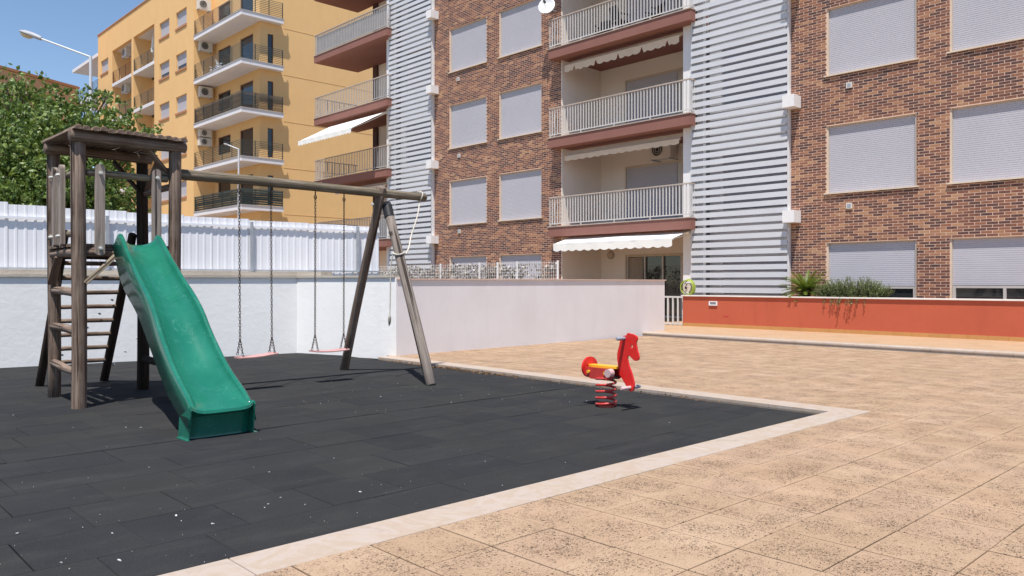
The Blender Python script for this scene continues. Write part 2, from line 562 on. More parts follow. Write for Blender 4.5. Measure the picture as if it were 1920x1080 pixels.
def m_terrace():
    t = NT('terrace_tile')
    p = t.coord()
    r = t.rand()
    c = t.ramp(r, [(0, (0.40, 0.262, 0.155)), (0.5, (0.43, 0.285, 0.175)), (1, (0.385, 0.255, 0.155))])
    c = t.mix(t.math('MULTIPLY', t.rng(t.noise(p, 3, 5), 0.4, 0.7), 0.6), c, (0.45, 0.31, 0.195))
    return t.out(c, 0.6, 0.3)


M['terrace'] = m_terrace()
M['brownscreen'] = plain('brown_slats', (0.16, 0.075, 0.05), 0.7, 0.25, var=0.25, scale=6)

# ================================================================== SETTING
tag(MB().box(-900, 900, -900, 900, -0.6, -0.14).build('ground', M['earth']), kind='structure')


def pieces(parent, name, rest_name, items, mat, keep=300):
    """items: (key, mesh, loc, rot).  The 300 that show largest are objects, the rest one joined part."""
    items.sort(key=lambda it: it[0])
    for k, me, loc, rot in items[:keep]:
        link(name, me, parent, loc, rot)
    rest = items[keep:]
    if rest:
        mb = MB()
        for k, me, loc, rot in rest:
            mt = Matrix.Translation(loc) @ (rot.to_matrix().to_4x4() if rot else Matrix())
            mb.add([mt @ v.co for v in me.vertices], [tuple(p.vertices) for p in me.polygons])
        o = mb.build(rest_name, mat, parent)
        o['kind'] = 'stuff'


def showkey(p):
    """sort key: visible pieces first, nearest first"""
    d = depth(p)
    if d < 0.4: return 1e6
    u = 960 + F_PX * (p[0] * SA + p[1] * CA) / d
    v = HORIZON - F_PX * (p[2] - CAMZ) / d
    vis = -60 < u < 1980 and -40 < v < 1120
    return d if vis else 1000 + d


# --- beige stone paving, 40 cm slabs
BX, BY = -3.15, 7.65                     # outer edges of the marble border round the rubber floor
IX, IY = -3.42, 7.38                     # inner edges
KY = 14.75                               # front of the terrace kerb
pav = MB()
pav.box(BX, 3.65, -2.4, KY, -0.12, -0.026)
pav.box(-11.3, BX, BY, KY, -0.12, -0.026)
pav = tag(pav.build('pavement', M['joint']), kind='structure')
paver_me = []
for k in range(3):
    h = 0.1968
    paver_me.append(MB().cbox(-h, h, -h + .003, h - .003, -0.03, 0, 0.003).mesh('paving_slab', M['paver']))
its = []
for j in range(17):
    for i in range(-10, 33):
        x, y = BX + 0.2 + 0.4 * j, 1.67 + 0.2 + 0.4 * i
        if y - 0.2 < -2.4 or y + 0.2 > KY: continue
        loc = Vector((x + R_.uniform(-.0012, .0012), y + R_.uniform(-.0012, .0012), R_.uniform(-0.0016, 0.0004)))
        its.append((showkey(loc), paver_me[0], loc, Quaternion((1, R_.uniform(-.0015, .0015), R_.uniform(-.0015, .0015), 0)).normalized()))
# slabs beyond the far border; the row next to the border and the kerb are cut
ys = [BY]
y = 1.67 + 0.4 * 16
while y < KY - 0.05:
    if y > BY + 0.05: ys.append(y)
    y += 0.4
ys.append(KY)
for a, b in zip(ys[:-1], ys[1:]):
    me = paver_me[0] if abs(b - a - 0.4) < 1e-3 else MB().cbox(-0.1975, 0.1975, -(b - a) / 2 + .0025, (b - a) / 2 - .0025, -0.03, 0, 0.0025).mesh('paving_slab', M['paver'])
    for j in range(1, 21):
        x = BX + 0.2 - 0.4 * j
        if x < -11.2: continue
        loc = Vector((x, (a + b) / 2, R_.uniform(-0.0016, 0.0004)))
        its.append((showkey(loc), me, loc, None))
ys2 = [t for t in ys]
# the strip between the last full row and the kerb on the right side
ylast = 1.67 + 0.4 * 32 + 0.0
if KY - ylast > 0.02:
    pass
pieces(pav, 'paving_slab', 'paving_field', its, M['paver'])

# --- marble border
bor = MB().box(IX, BX, -2.4, IY, -0.15, -0.03).box(-11.0, BX, IY, BY, -0.15, -0.03)
bor = tag(bor.build('border', M['joint']), kind='structure')
y = -2.4
for Ln in (1.62, 2.29, 1.5, 1.5, 1.5, 1.37):
    y1 = min(y + Ln, IY)
    if y1 - y > .05:
        link('border_stone', MB().cbox(-(BX - IX) / 2, (BX - IX) / 2, -(y1 - y) / 2 + .0025, (y1 - y) / 2 - .0025, -0.03, 0.0, 0.004).mesh('border_stone', M['marble']), bor, ((IX + BX) / 2, (y + y1) / 2, 0.003))
    y = y1
x = BX
for Ln in (0.9, 1.3, 1.5, 1.4, 1.5, 1.3):
    x1 = max(x - Ln, -11.0)
    link('border_stone', MB().cbox(-(x - x1) / 2 + .0025, (x - x1) / 2 - .0025, -(BY - IY) / 2, (BY - IY) / 2, -0.11, 0.0, 0.004).mesh('border_stone', M['marble']), bor, ((x + x1) / 2, (IY + BY) / 2, 0.003))
    x = x1

# --- black rubber floor, 50 cm mats laid in running bond
RZ = -0.045
rub = MB().box(-14.6, IX - 0.002, -2.4, IY + .3, -0.13, RZ - 0.022)
rub = tag(rub.build('rubber_floor', M['underlay']), kind='structure')


def tile_mesh(w, l):
    mb = MB().cbox(-w / 2, w / 2, -l / 2, l / 2, -0.021, 0, 0.004)
    return mb.mesh('rubber_tile', M['rubber'])


tm = tile_mesh(0.4925, 0.4980)
its = []
for r in range(22):
    xc = IX - 0.055 - 0.25 - 0.5 * r - sum(g for k, g in ((4, .006), (6, .026), (9, .008), (11, .014)) if r >= k)
    off = [0.03, 0.28, 0.17, 0.40][r % 4]
    y = -2.4 - 0.5 + off
    while y < IY - 0.03:
        y1 = min(y + 0.5, IY - 0.006)
        y0 = max(y, -2.4)
        if y1 - y0 > 0.06:
            me = tm if y1 - y0 > 0.499 else tile_mesh(0.4925, y1 - y0 - 0.003)
            loc = Vector((xc + R_.uniform(-.004, .004), (y0 + y1) / 2 + R_.uniform(-.003, .003), RZ + R_.uniform(-0.0012, 0.0012)))
            q = Quaternion((1, R_.uniform(-.0012, .0012), R_.uniform(-.0012, .0012), R_.uniform(-.0022, .0022))).normalized()
            its.append((showkey(loc), me, loc, q))
        y += 0.5
xc = IX - 0.029
y = -2.4
me = tile_mesh(0.048, 0.495)
while y < IY - .5:
    loc = Vector((xc, y + .25, RZ))
    its.append((500 + showkey(loc), me, loc, None)); y += 0.5
pieces(rub, 'rubber_tile', 'rubber_tile_field', its, M['rubber'])

# --- raised terrace with its kerb
TZ = 0.08
ter = tag(MB().box(-60, 6, KY + 0.02, 21.6, -0.3, TZ - 0.014).build('terrace', M['joint']), kind='structure')
its = []
for i in range(36):
    for j in range(8):
        x = -12.4 + 0.36 * i + 0.18
        y = KY + 0.24 + 0.36 * j + 0.18
        if y > 17.75: continue
        loc = Vector((x, y, TZ))
        its.append((showkey(loc), None, loc, None))
ttm = MB().cbox(-.1775, .1775, -.1775, .1775, -.013, 0, .002).mesh('terrace_tile', M['terrace'])
pieces(ter, 'terrace_tile', 'terrace_tile_field', [(a, ttm, c, d) for a, b, c, d in its], M['terrace'])
tag(MB().box(-60, -12.42, KY + .2, 21.5, -.2, TZ - .002).build('inner_terrace', M['terrace']), kind='structure')
tag(MB().box(-12.4, 6, 17.9, 19.6, -.2, TZ - .004).build('planter_strip', M['terrace']), kind='structure')
x = -11.30
k = 0
while x < 4:
    x1 = x + 1.25
    mb = MB()
    prof = [(0.012, -.1), (0.012, .038), (0.002, .040), (0.0, .05), (0.0, .068), (.006, .08), (.018, .087), (.035, .09), (.24, .09), (.24, -.1)]
    mb.prism(prof, lambda a, b: (x + .002, KY + a, b), lambda a, b: (x1 - .002, KY + a, b))
    mb.build('kerb_stone', M['marble'], ter, 30, True)
    x = x1

# ================================================================== LEFT AND RIGHT WHITE WALLS
def wall_run(mb, p0, p1, th, z0, z1, side=1, m=0):
    p0, p1 = Vector((*p0, 0)), Vector((*p1, 0))
    d = (p1 - p0).normalized(); n = Vector((-d.y, d.x, 0)) * side
    c = (p0 + p1) / 2 + n * th / 2
    mb.obox((c.x, c.y, (z0 + z1) / 2), d * (p1 - p0).length / 2, n * th / 2, (0, 0, (z1 - z0) / 2), m)


LA, LB, LC = (-14.28, -1.0), (-13.09, 7.05), (-11.0, 7.74)
LA = (LB[0] - (0.71 / 4.45) * 8.05, -1.0)
lw = empty('white_wall', (-13.4, 4, -0.1), 'rough white rendered wall behind the slide and swings', 'wall')


def offs(pts, dd):
    """mitred offset polyline to the left (+) of travel"""
    out = []
    for i, p in enumerate(pts):
        p = Vector((*p, 0))
        ns = []
        if i > 0:
            d = (p - Vector((*pts[i - 1], 0))).normalized(); ns.append(Vector((-d.y, d.x, 0)))
        if i < len(pts) - 1:
            d = (Vector((*pts[i + 1], 0)) - p).normalized(); ns.append(Vector((-d.y, d.x, 0)))
        if len(ns) == 2:
            b = (ns[0] + ns[1]).normalized(); out.append(p + b * dd / b.dot(ns[0]))
        else:
            out.append(p + ns[0] * dd)
    return out


def ribbon(pts, d0, d1, z0, z1):
    a, b = offs(pts, d0), offs(pts, d1)
    mb = MB(); n = len(pts); vs = []
    for p, q in zip(a, b):
        vs += [(p.x, p.y, z0), (q.x, q.y, z0), (q.x, q.y, z1), (p.x, p.y, z1)]
    fs = []
    for i in range(n - 1):
        for k in range(4):
            fs.append((i * 4 + k, i * 4 + (k + 1) % 4, i * 4 + 4 + (k + 1) % 4, i * 4 + 4 + k))
    fs += [(3, 2, 1, 0), tuple((n - 1) * 4 + k for k in range(4))]
    return mb.add(vs, fs)


LP = [LA, LB, LC]
ribbon(LP, 0.0, 0.3, -0.13, 1.305).build('wall_body', M['whitewall'], lw, fix=True)
ribbon([LA, (-13.09, 7.05), (-11.02, 7.735)], -0.030, 0.34, 1.307, 1.345).build('coping', M['coping'], lw, fix=True)
ribbon([(LA[0] - .05, LA[1]), (-13.14, 7.05 + .02), (-12.6, 7.25)], 0.0, 0.3, 1.347, 1.42).build('mortar_bed', M['coping'], lw, fix=True)

rw = empty('white_wall', (-11.2, 12, 0), 'smooth pinkish white wall with thin coping beside the beige paving', 'wall')
RP = [(-11.0, 7.745), (-11.27, 15.65)]
ribbon(RP, 0.0, 0.2, -0.13, 1.265).build('wall_body', M['smoothwall'], rw, fix=True)
ribbon([(-11.0, 7.745), (-11.272, 15.69)], -0.024, 0.225, 1.267, 1.292).build('coping', M['copingpink'], rw, fix=True)

# ================================================================== CORRUGATED FENCE
fe = empty('corrugated_fence', (-13.6, 5, 1.42), 'white corrugated steel sheet fence standing on the rough white wall', 'fence')


def fx(y):          # the fence follows the wall line and runs straight on past its corner
    return LB[0] - (LB[1] - y) * (0.71 / 4.45) - 0.20


def sbox(mb, d0, d1, y0, y1, z0, z1):
    v = [(fx(y) + d, y, z) for z in (z0, z1) for y in (y0, y1) for d in (d0, d1)]
    return mb.add(v, [(0, 2, 3, 1), (4, 5, 7, 6), (0, 1, 5, 4), (2, 6, 7, 3), (0, 4, 6, 2), (1, 3, 7, 5)])


tops = [2.44, 2.44, 2.405, 2.385, 2.365, 2.345, 2.345, 2.32, 2.31, 2.30, 2.30]
y = 0.4
k = 0
for w in (1.17, 1.17, 0.74, 0.87, 0.87, 0.46, 0.61, 1.07, 0.75, 0.64):
    y1 = y + w
    mb = MB(); vs = []; prof = []
    nr = max(1, round(w / .125)); pt = w / nr
    for q in range(nr):
        for f_, dx in ((0, 0), (.62, 0), (.70, .007), (.92, .007)):
            prof.append((y + pt * (q + f_), dx))
    prof.append((y1, 0))
    zt = tops[k]; zb = 1.345
    for (py, dx) in prof:
        X = fx(py) + dx + (0.005 if k % 2 else 0)
        vs += [(X, py, zb), (X, py, zt)]
    for i in range(len(prof) - 1):
        mb.add([vs[2 * i], vs[2 * i + 2], vs[2 * i + 3], vs[2 * i + 1]], [(0, 1, 2, 3)])
    b = mb.build('sheet', M['sheet'], fe)
    sm = b.modifiers.new('thickness', 'SOLIDIFY'); sm.thickness = 0.003
    y = y1; k += 1
mb = sbox(MB(), .02, .045, 0.4, 8.74, 2.19, 2.225)
mb.build('rail', M['sheet'], fe)
sbox(MB(), .02, .04, 0.4, 8.74, 1.425, 1.45).build('rail', M['galv'], fe)
for yy in (4.05, 6.31, 8.28):
    mb = sbox(MB(), .046, .086, yy - .022, yy + .022, 1.425, 2.29)
    sbox(mb, .046, .15, yy - .045, yy + .045, 1.421, 1.4249)
    mb.build('post', M['galv'], fe)

# ================================================================== RED PLANTER WALL, GATE, LIGHT, HOSE
RY = 17.75
rd = empty('red_wall', (-8, RY, TZ), 'low orange red rendered wall with white cap along the terrace', 'wall')
MB().box(-12.2, 6, RY, RY + .2, -.1, .862).build('wall_body', M['terracotta'], rd)
x = -12.23
while x < 6:
    MB().box(x + .0015, min(x + 1.5, 6) - .0015, RY - .035, RY + .23, .864, .893).build('cap_stone', M['white_cap'], rd)
    x += 1.5
x = -12.2
while x < 6:
    MB().box(x + .002, min(x + .36, 6) - .002, RY - .014, RY - .001, TZ, TZ + .085).build('skirting_tile', M['skirting'], rd)
    x += .36
MB().box(-10.98, -10.84, RY - .004, RY - .001, .36, .385).build('paint_scar', M['redspring'], rd)

wl = empty('wall_light', (-11.27, RY, .69), 'small rectangular recessed light in the red wall', 'light')
w0, w1 = -11.39, -11.15
MB().box(w0, w1, RY - .03, RY - .001, .725, .745).box(w0, w1, RY - .03, RY - .001, .635, .655).box(w0, w0 + .03, RY - .03, RY - .001, .656, .724).box(w1 - .03, w1, RY - .03, RY - .001, .656, .724).build('frame', M['whitepaint'], wl)
MB().box(w0 + .031, w1 - .031, RY - .012, RY - .001, .656, .724).build('lens', M['galv'], wl)

ga = empty('gate', (-12.7, RY + .1, TZ), 'narrow white barred gate between the white and red walls', 'gate')
g0, g1 = -13.1, -12.22
MB().box(g0, g1, RY + .08, RY + .12, .815, .86).build('rail', M['railwhite'], ga)
MB().box(g0, g1, RY + .08, RY + .12, .10, .135).build('rail', M['railwhite'], ga)
for k in range(6):
    xx = g0 + .04 + k * (g1 - g0 - .08) / 5
    MB().box(xx - .02, xx + .02, RY + .082, RY + .118, .136, .814).build('bar', M['railwhite'], ga)
MB().box(g1 - .03, g1 + .015, RY + .07, RY + .13, TZ, .86).build('hinge_post', M['railwhite'], ga)

hr = empty('hose_reel', (-12.2, 17.98, .07), 'green yellow garden hose coiled on a reel at the red wall end', 'hose')
c = Vector((-12.2, 17.98, 1.09))
mb = MB()
for k in range(7):
    rr = .185 + .012 * (k % 3)
    mb.tube([(c.x + rr * math.cos(a) * 1.02, c.y - .06 + .02 * k + .01 * math.sin(3 * a + k), c.z + rr * math.sin(a) + .012 * math.sin(2 * a + k)) for a in [i * math.pi / 14 for i in range(28)]], .011, 6, closed=True)
mb.build('hose', M['hose'], hr, 60)
mb = MB().tube([(c.x, c.y - .05, c.z), (c.x, c.y + .09, c.z)], .12, 24)
mb.build('drum', M['beigeframe'], hr, 40)
MB().box(c.x - .03, c.x + .03, c.y + .092, c.y + .13, TZ - .01, c.z + .05).build('stand', M['galv'], hr)
MB().tube([(c.x, c.y - .11, c.z - .01), (c.x, c.y - .071, c.z - .01)], .03, 10).tube([(c.x - .02, c.y - .1, c.z), (c.x + .05, c.y - .1, c.z + .1)], .01, 6).build('crank', M['black'], hr, 40)

# ================================================================== BRICK APARTMENT BLOCK
FY = 19.5
ST = 2.95
MOD = 15.03
bb = empty('brick_building', (-16, FY, TZ), 'brick apartment block with white louvre towers, shuttered windows and brown balconies', 'building')
SLABS = [3.08, 6.03, 8.98, 11.93, 14.88]          # balcony floor levels
ZTOP = 16.5


def PXZ(a, b, d):
    return (a, d, b)


def shutter(parent, x0, x1, z0, z1, Y, mat, bottombar=True, pitch=.047, name='shutter'):
    mb = MB()
    z = z1
    vs = []
    while z > z0 + 1e-4:
        zb = max(z - pitch, z0)
        for zz, d in ((z, .003), (z - (z - zb) * .14, -.003), (z - (z - zb) * .86, -.003), (zb + .001, .003)):
            vs.append((zz, d))
        z = zb
    for i in range(len(vs) - 1):
        (za, da), (zb, db) = vs[i], vs[i + 1]
        mb.add([(x0, Y + da, za), (x0, Y + db, zb), (x1, Y + db, zb), (x1, Y + da, za)], [(0, 1, 2, 3)])
    mb.box(x0, x1, Y + .012, Y + .02, z0, z1)
    if bottombar: mb.box(x0, x1, Y - .014, Y + .01, z0 - .035, z0 - .001)
    return mb.build(name, mat, parent)


wins = []           # openings in brick (x0,x1,z0,z1)
BR = []
BZ = [(-25.09, -18.21), (-10.06, -1.6)]
WX = [(-24.15, -21.99), (-21.30, -19.15), (-9.12, -6.97), (-6.27, -4.12)]
for (x0, x1) in WX:
    for k in range(-1, 4):
        z0, z1 = 3.465 + ST * k, 5.145 + ST * k
        if k == -1: z0, z1 = 0.75, 2.215
        if x0 > -15 and k > 2: continue
        wins.append((x0, x1, z0, z1))
WD = .15            # depth of the reveals
for (x0, x1) in BZ:
    backing = MB()
    backing.wall((x0, x1), (TZ - .05, ZTOP), [w for w in wins if x0 < w[0] < x1], PXZ, FY + .0008, FY + .35)
    backing.build('mortar_wall', M['mortar'], bb, fix=True)
# bricks: 222 x 55 mm with 10 mm joints
BL, BH, JO = .219, .0515, .0138
mesh_cache = {}


def brick_mesh(w, h):
    k = (round(w, 3), round(h, 3))
    if k not in mesh_cache:
        mb = MB().box(-w / 2, w / 2, -.0016, .014, -h / 2, h / 2)
        mesh_cache[k] = mb.mesh('brick', M['brick'])
    return mesh_cache[k]


its = []
for (zx0, zx1) in BZ:
    ws = [w for w in wins if zx0 < w[0] < zx1]
    z = TZ
    row = 0
    zmax = 9.9 if zx0 > -15 else 14.0
    while z < zmax:
        segs = [(zx0, zx1)]
        for w in ws:
            if z + BH > w[2] + .012 and z < w[3] - .012 and not (z > w[3] - .03):
                ns = []
                for a, b in segs:
                    if w[1] <= a or w[0] >= b: ns.append((a, b)); continue
                    if w[0] > a: ns.append((a, w[0]))
                    if w[1] < b: ns.append((w[1], b))
                segs = ns
        off = (BL + JO) * (.5 if row % 2 else 0)
        x = zx0 - off
        while x < zx1:
            for a, b in segs:
                l, r = max(a, x), min(b, x + BL)
                if r - l > .03:
                    w_ = round(r - l, 3)
                    loc = Vector(((l + r) / 2, FY + R_.uniform(-.0006, .0006), z + BH / 2))
                    its.append((showkey(loc), brick_mesh(w_, BH), loc, None))
            x += BL + JO
        z += BH + JO
        row += 1
pieces(bb, 'brick', 'brickwork', its, M['brick'])

# windows
for (x0, x1, z0, z1) in wins:
    w = MB().box(x0, x0 + .04, FY + .03, FY + WD - .01, z0, z1).box(x1 - .04, x1, FY + .03, FY + WD - .01, z0, z1).box(x0 + .041, x1 - .041, FY + .06, FY + WD - .01, z1 - .03, z1 - .001).build('window', M['beigeframe'], bb)
    MB().box(x0 - .05, x1 + .05, FY - .055, FY - .0035, z0 - .034, z0 - .001).box(x0 + .001, x1 - .001, FY - .003, FY + WD, z0 - .012, z0 - .001).build('sill', M['stone_sill'], w)
    zs = z0 + .012
    if z0 < 1 and x0 > -15:
        zs = 1.18 if x0 < -8 else 1.2
        MB().box(x0 + .042, x1 - .042, FY + WD - .05, FY + WD - .04, z0, zs).build('pane', M['glass'], w)
        xm = (x0 + x1) / 2
        f = MB()
        for xx in (x0 + .045, xm - .03, x1 - .105):
            f.box(xx, xx + .06, FY + WD - .085, FY + WD - .051, z0, zs - .045)
        f.box(x0 + .045, x1 - .045, FY + WD - .084, FY + WD - .052, zs - .1, zs - .046)
        f.build('sash', M['alu'], w)
    elif z0 < 1:
        zs = 1.25
        MB().box(x0 + .042, x1 - .042, FY + WD - .05, FY + WD - .04, z0, zs).build('pane', M['glass'], w)
    shutter(w, x0 + .042, x1 - .042, zs, z1 - .031, FY + WD - .07, M['shutter'])
# small square vents between the floors
for (x, z) in ((-8.535, 6.074), (-8.535, 3.11), (-23.6, 9.02), (-23.55, 6.08), (-23.53, 3.18)):
    v = MB().box(x - .07, x + .07, FY - .04, FY - .004, z - .07, z + .07).build('vent', M['acwhite'], bb)
    MB().box(x - .045, x + .045, FY - .044, FY - .041, z - .045, z + .045).build('vent_grille', M['galv'], v)

# louvre towers
for t, lx in enumerate((-13.03, -13.03 - MOD)):
    rx = lx + 2.96
    zt = 10.4 if t == 0 else ZTOP - 1.5
    lo = MB()
    # wall behind, set back, with windows
    wz = []
    for k in range(-1, 5):
        wz.append((lx + .78, rx - .02, 3.75 + ST * k - .5, 4.9 + ST * k))
    wz = [(a, b, max(c, .9), d) for a, b, c, d in wz if d < zt]
    lo.wall((lx, rx), (TZ - .05, zt + .5), wz + [(lx + .05, lx + .40, TZ + .1, zt)], PXZ, FY + .20, FY + .45)
    lo = lo.build('louvre_tower', M['pier'], bb, fix=True)
    lo['label'] = 'white horizontal louvre tower' + (' next to the large right windows' if t == 0 else ' behind the swing frame')
    for (a, b, c, d) in wz:
        MB().box(a, b, FY + .36, FY + .37, c, d).build('pane', M['glass'], lo)
        shutter(lo, a, b, c + .06, d, FY + .31, M['shutter'])
    SY = FY - .20                    # slat front plane
    z = .38
    while z < zt:
        s = MB()
        s.obox(((lx + rx) / 2 + .005, SY + .03, z), (2.93 / 2, 0, 0), (0, .006, 0), (0, .003, .068))
        s.build('slat', M['louvre'], lo)
        z += .21
    # edge posts and the finned grille on the left
    MB().box(lx - .004, lx + .03, SY + .065, FY + .19, TZ, zt).build('post', M['whitepaint'], lo)
    MB().box(rx - .025, rx + .002, SY + .065, FY + .19, TZ, zt).build('post', M['whitepaint'], lo)
    MB().box(lx + .40, lx + .46, SY + .07, SY + .13, TZ, zt).build('post', M['whitepaint'], lo)
    MB().box(lx + .04, lx + .41, FY + .46, FY + .5, TZ, zt).build('recess', M['galv'], lo)
    g = MB()
    for k in range(8):
        xx = lx + .06 + k * .046
        g.box(xx, xx + .018, SY + .07, SY + .11, TZ, zt)
    g = g.build('grille', M['louvre'], lo)
    g['kind'] = 'stuff'
    for k in range(0, 4 if t == 0 else 5):
        zb = 2.76 + ST * k
        b = MB().box(rx - .03, rx + .29, SY - .2, SY - .005, zb, zb + .31)
        b.box(rx + .012, rx + .28, SY - .004, FY - .009, zb + .002, zb + .308).build('slab_end', M['pier'], lo)

# loggias with balconies
def balcony(parent, X0, X1, ztop, zs, sc_mats, single, leftopen=False, dense=.112, back=None):
    slab = MB().box(X0, X1, FY - .42, (back or FY + 2.0), ztop - .34, ztop - .03)
    sl_ = slab.build('balcony', M['brownslab'], parent)
    MB().box(X0 - .015, X1 + .015, FY - .445, FY + .2, ztop - .029, ztop).build('floor_edge', M['railtop'], sl_)
    z0, z1 = ztop + .001, ztop + .97
    rail = MB()
    ya = FY - .38
    rail.box(X0 + .02, X1 - .02, ya - .025, ya + .025, z1 - .035, z1)
    yb = FY + (1.95 if leftopen else -.02)
    rail.box(X0 + .02, X0 + .07, ya + .026, yb, z1 - .035, z1)
    rail.box(X1 - .07, X1 - .02, ya + .026, FY - .02, z1 - .035, z1)
    rail.build('handrail', M['railtop'], sl_)
    lowr = MB().box(X0 + .03, X1 - .03, ya - .012, ya + .012, z0 + .07, z0 + .1)
    lowr.box(X0 + .035, X0 + .055, ya + .013, yb, z0 + .07, z0 + .1)
    lowr.box(X1 - .055, X1 - .035, ya + .013, FY - .02, z0 + .07, z0 + .1)
    n = 5
    for k in range(n):
        xx = X0 + .06 + k * (X1 - X0 - .12) / (n - 1)
        lowr.box(xx - .015, xx + .015, ya - .012, ya + .012, z0, z0 + .069)
    lowr.build('bottom_rail', sc_mats, sl_)
    bmz = MB().box(-.0125, .0125, -.011, .011, z0 + .101 - ztop, z1 - .036 - ztop)
    bme = bmz.mesh('baluster', sc_mats)
    spots = []
    n = int((X1 - X0 - .1) / dense)
    for k in range(n + 1):
        spots.append((X0 + .05 + k * (X1 - X0 - .1) / n, ya))
    ys_ = ya + dense
    while ys_ < yb - .03:
        spots.append((X0 + .045, ys_))
        if ys_ < FY - .05: spots.append((X1 - .045, ys_))
        ys_ += dense
    if single:
        for (a, b) in spots: link('baluster', bme, sl_, (a, b, ztop))
    else:
        mb = MB()
        for (a, b) in spots: mb.box(a - .016, a + .016, b - .011, b + .011, z0 + .101, z1 - .036)
        mb.build('balusters', sc_mats, sl_)
    return sl_


# right-hand stack (between brick and louvre tower)
X0, X1 = -18.21, -13.39
YB = FY + 2.0
MB().box(X0 - .0, X0 + .03, FY - .004, YB, TZ, ZTOP - 2).build('loggia_wall', M['loggia'], bb)
doors = []
for k in range(-1, 4):
    fz = SLABS[k] if k >= 0 else TZ
    if fz > 11: continue
    doors.append((-17.1, -14.75, fz + .01 if k < 0 else fz, fz + 2.08))
lw_ = MB().wall((X0 + .031, X1), (TZ, ZTOP - 2), doors, PXZ, YB, YB + .25)
lw_.build('loggia_back_wall', M['loggia'], bb, fix=True)
MB().box(X1, -13.035, FY - .002, YB + .2, TZ - .05, ZTOP - 2).build('pier', M['pier'], bb)
for k, (a, b, c, d) in enumerate(doors):
    do = MB().box(a, a + .05, YB - .03, YB + .1, c, d).box(b - .05, b, YB - .03, YB + .1, c, d).box(a + .051, b - .051, YB - .03, YB + .1, d - .07, d).build('balcony_door', M['beigeframe'], bb)
    if k == 0:
        MB().box(a + .051, b - .051, YB + .06, YB + .07, c, d - .071).build('pane', M['glass'], do)
        f = MB()
        for q in (0, 1, 2, 3):
            xx = a + .055 + q * (b - a - .17) / 3
            f.box(xx, xx + .06, YB + .0, YB + .055, c, d - .071)
        f.box(a + .052, b - .052, YB + .01, YB + .05, c, c + .06)
        f.build('sash', M['alu'], do)
        MB().box(a + .12, a + .7, YB + .04, YB + .058, c + .06, d - .09).build('curtain', M['curtain'], do)
    else:
        shutter(do, a + .051, b - .25, c, d - .071, YB + .0, M['creamcanvas'] if False else M['shutter'])
        MB().box(b - .249, b - .051, YB + .02, YB + .03, c, d - .071).build('pane', M['alu'], do)
for k in range(4):
    if SLABS[k] > 12.5: continue
    balcony(bb, -18.43, -12.86, SLABS[k], None, M['railwhite'], k < 3)
# soffit strip above each loggia is the slab itself; close the top
# left-hand stack at the open corner of the block
X0L, X1L = -33.8, -28.42
MB().box(X1L, -28.07, FY - .002, YB + .2, TZ - .05, ZTOP).build('pier', M['pier'], bb)
MB().box(-32.0, X1L, YB, YB + .25, TZ, ZTOP).build('loggia_back_wall', M['loggia'], bb)
MB().box(-32.35, -32.0, YB - .1, YB + .6, TZ, ZTOP).build('corner_pier', M['brick'], bb)
MB().box(-32.35, 2, YB + .61, YB + 8, TZ, ZTOP).build('core', M['loggia'], bb)
MB().box(-32.35, -1.6, FY + .46, YB + 8, ZTOP, ZTOP + .3).build('roof', M['pier'], bb)
for k in range(5):
    balcony(bb, X0L, -27.8, SLABS[k], None, M['railgrey'], k in (1, 2), True, .13)
for k in range(4):
    fz = SLABS[k]
    d = MB().box(-31.3, -31.22, YB - .04, YB - .001, fz, fz + 2.1).box(-29.5, -29.42, YB - .04, YB - .001, fz, fz + 2.1).box(-31.21, -29.51, YB - .04, YB - .001, fz + 2.02, fz + 2.1).build('balcony_door', M['beigeframe'], bb)
    shutter(d, -31.2, -29.52, fz, fz + 2.01, YB - .025, M['shutter'])
# a reed screen tied behind two balcony railings
for k, zz in ((3, SLABS[3]),):
    mb = MB()
    x = -33.7
    while x < -27.95:
        mb.box(x, x + .035, FY - .34, FY - .325, zz + .08, zz + .84 + R_.uniform(-.02, .03)); x += .04
    tag(mb.build('reed_screen', M['railgrey']), 'grey reed screen tied to the upper corner balcony railing', 'screen')


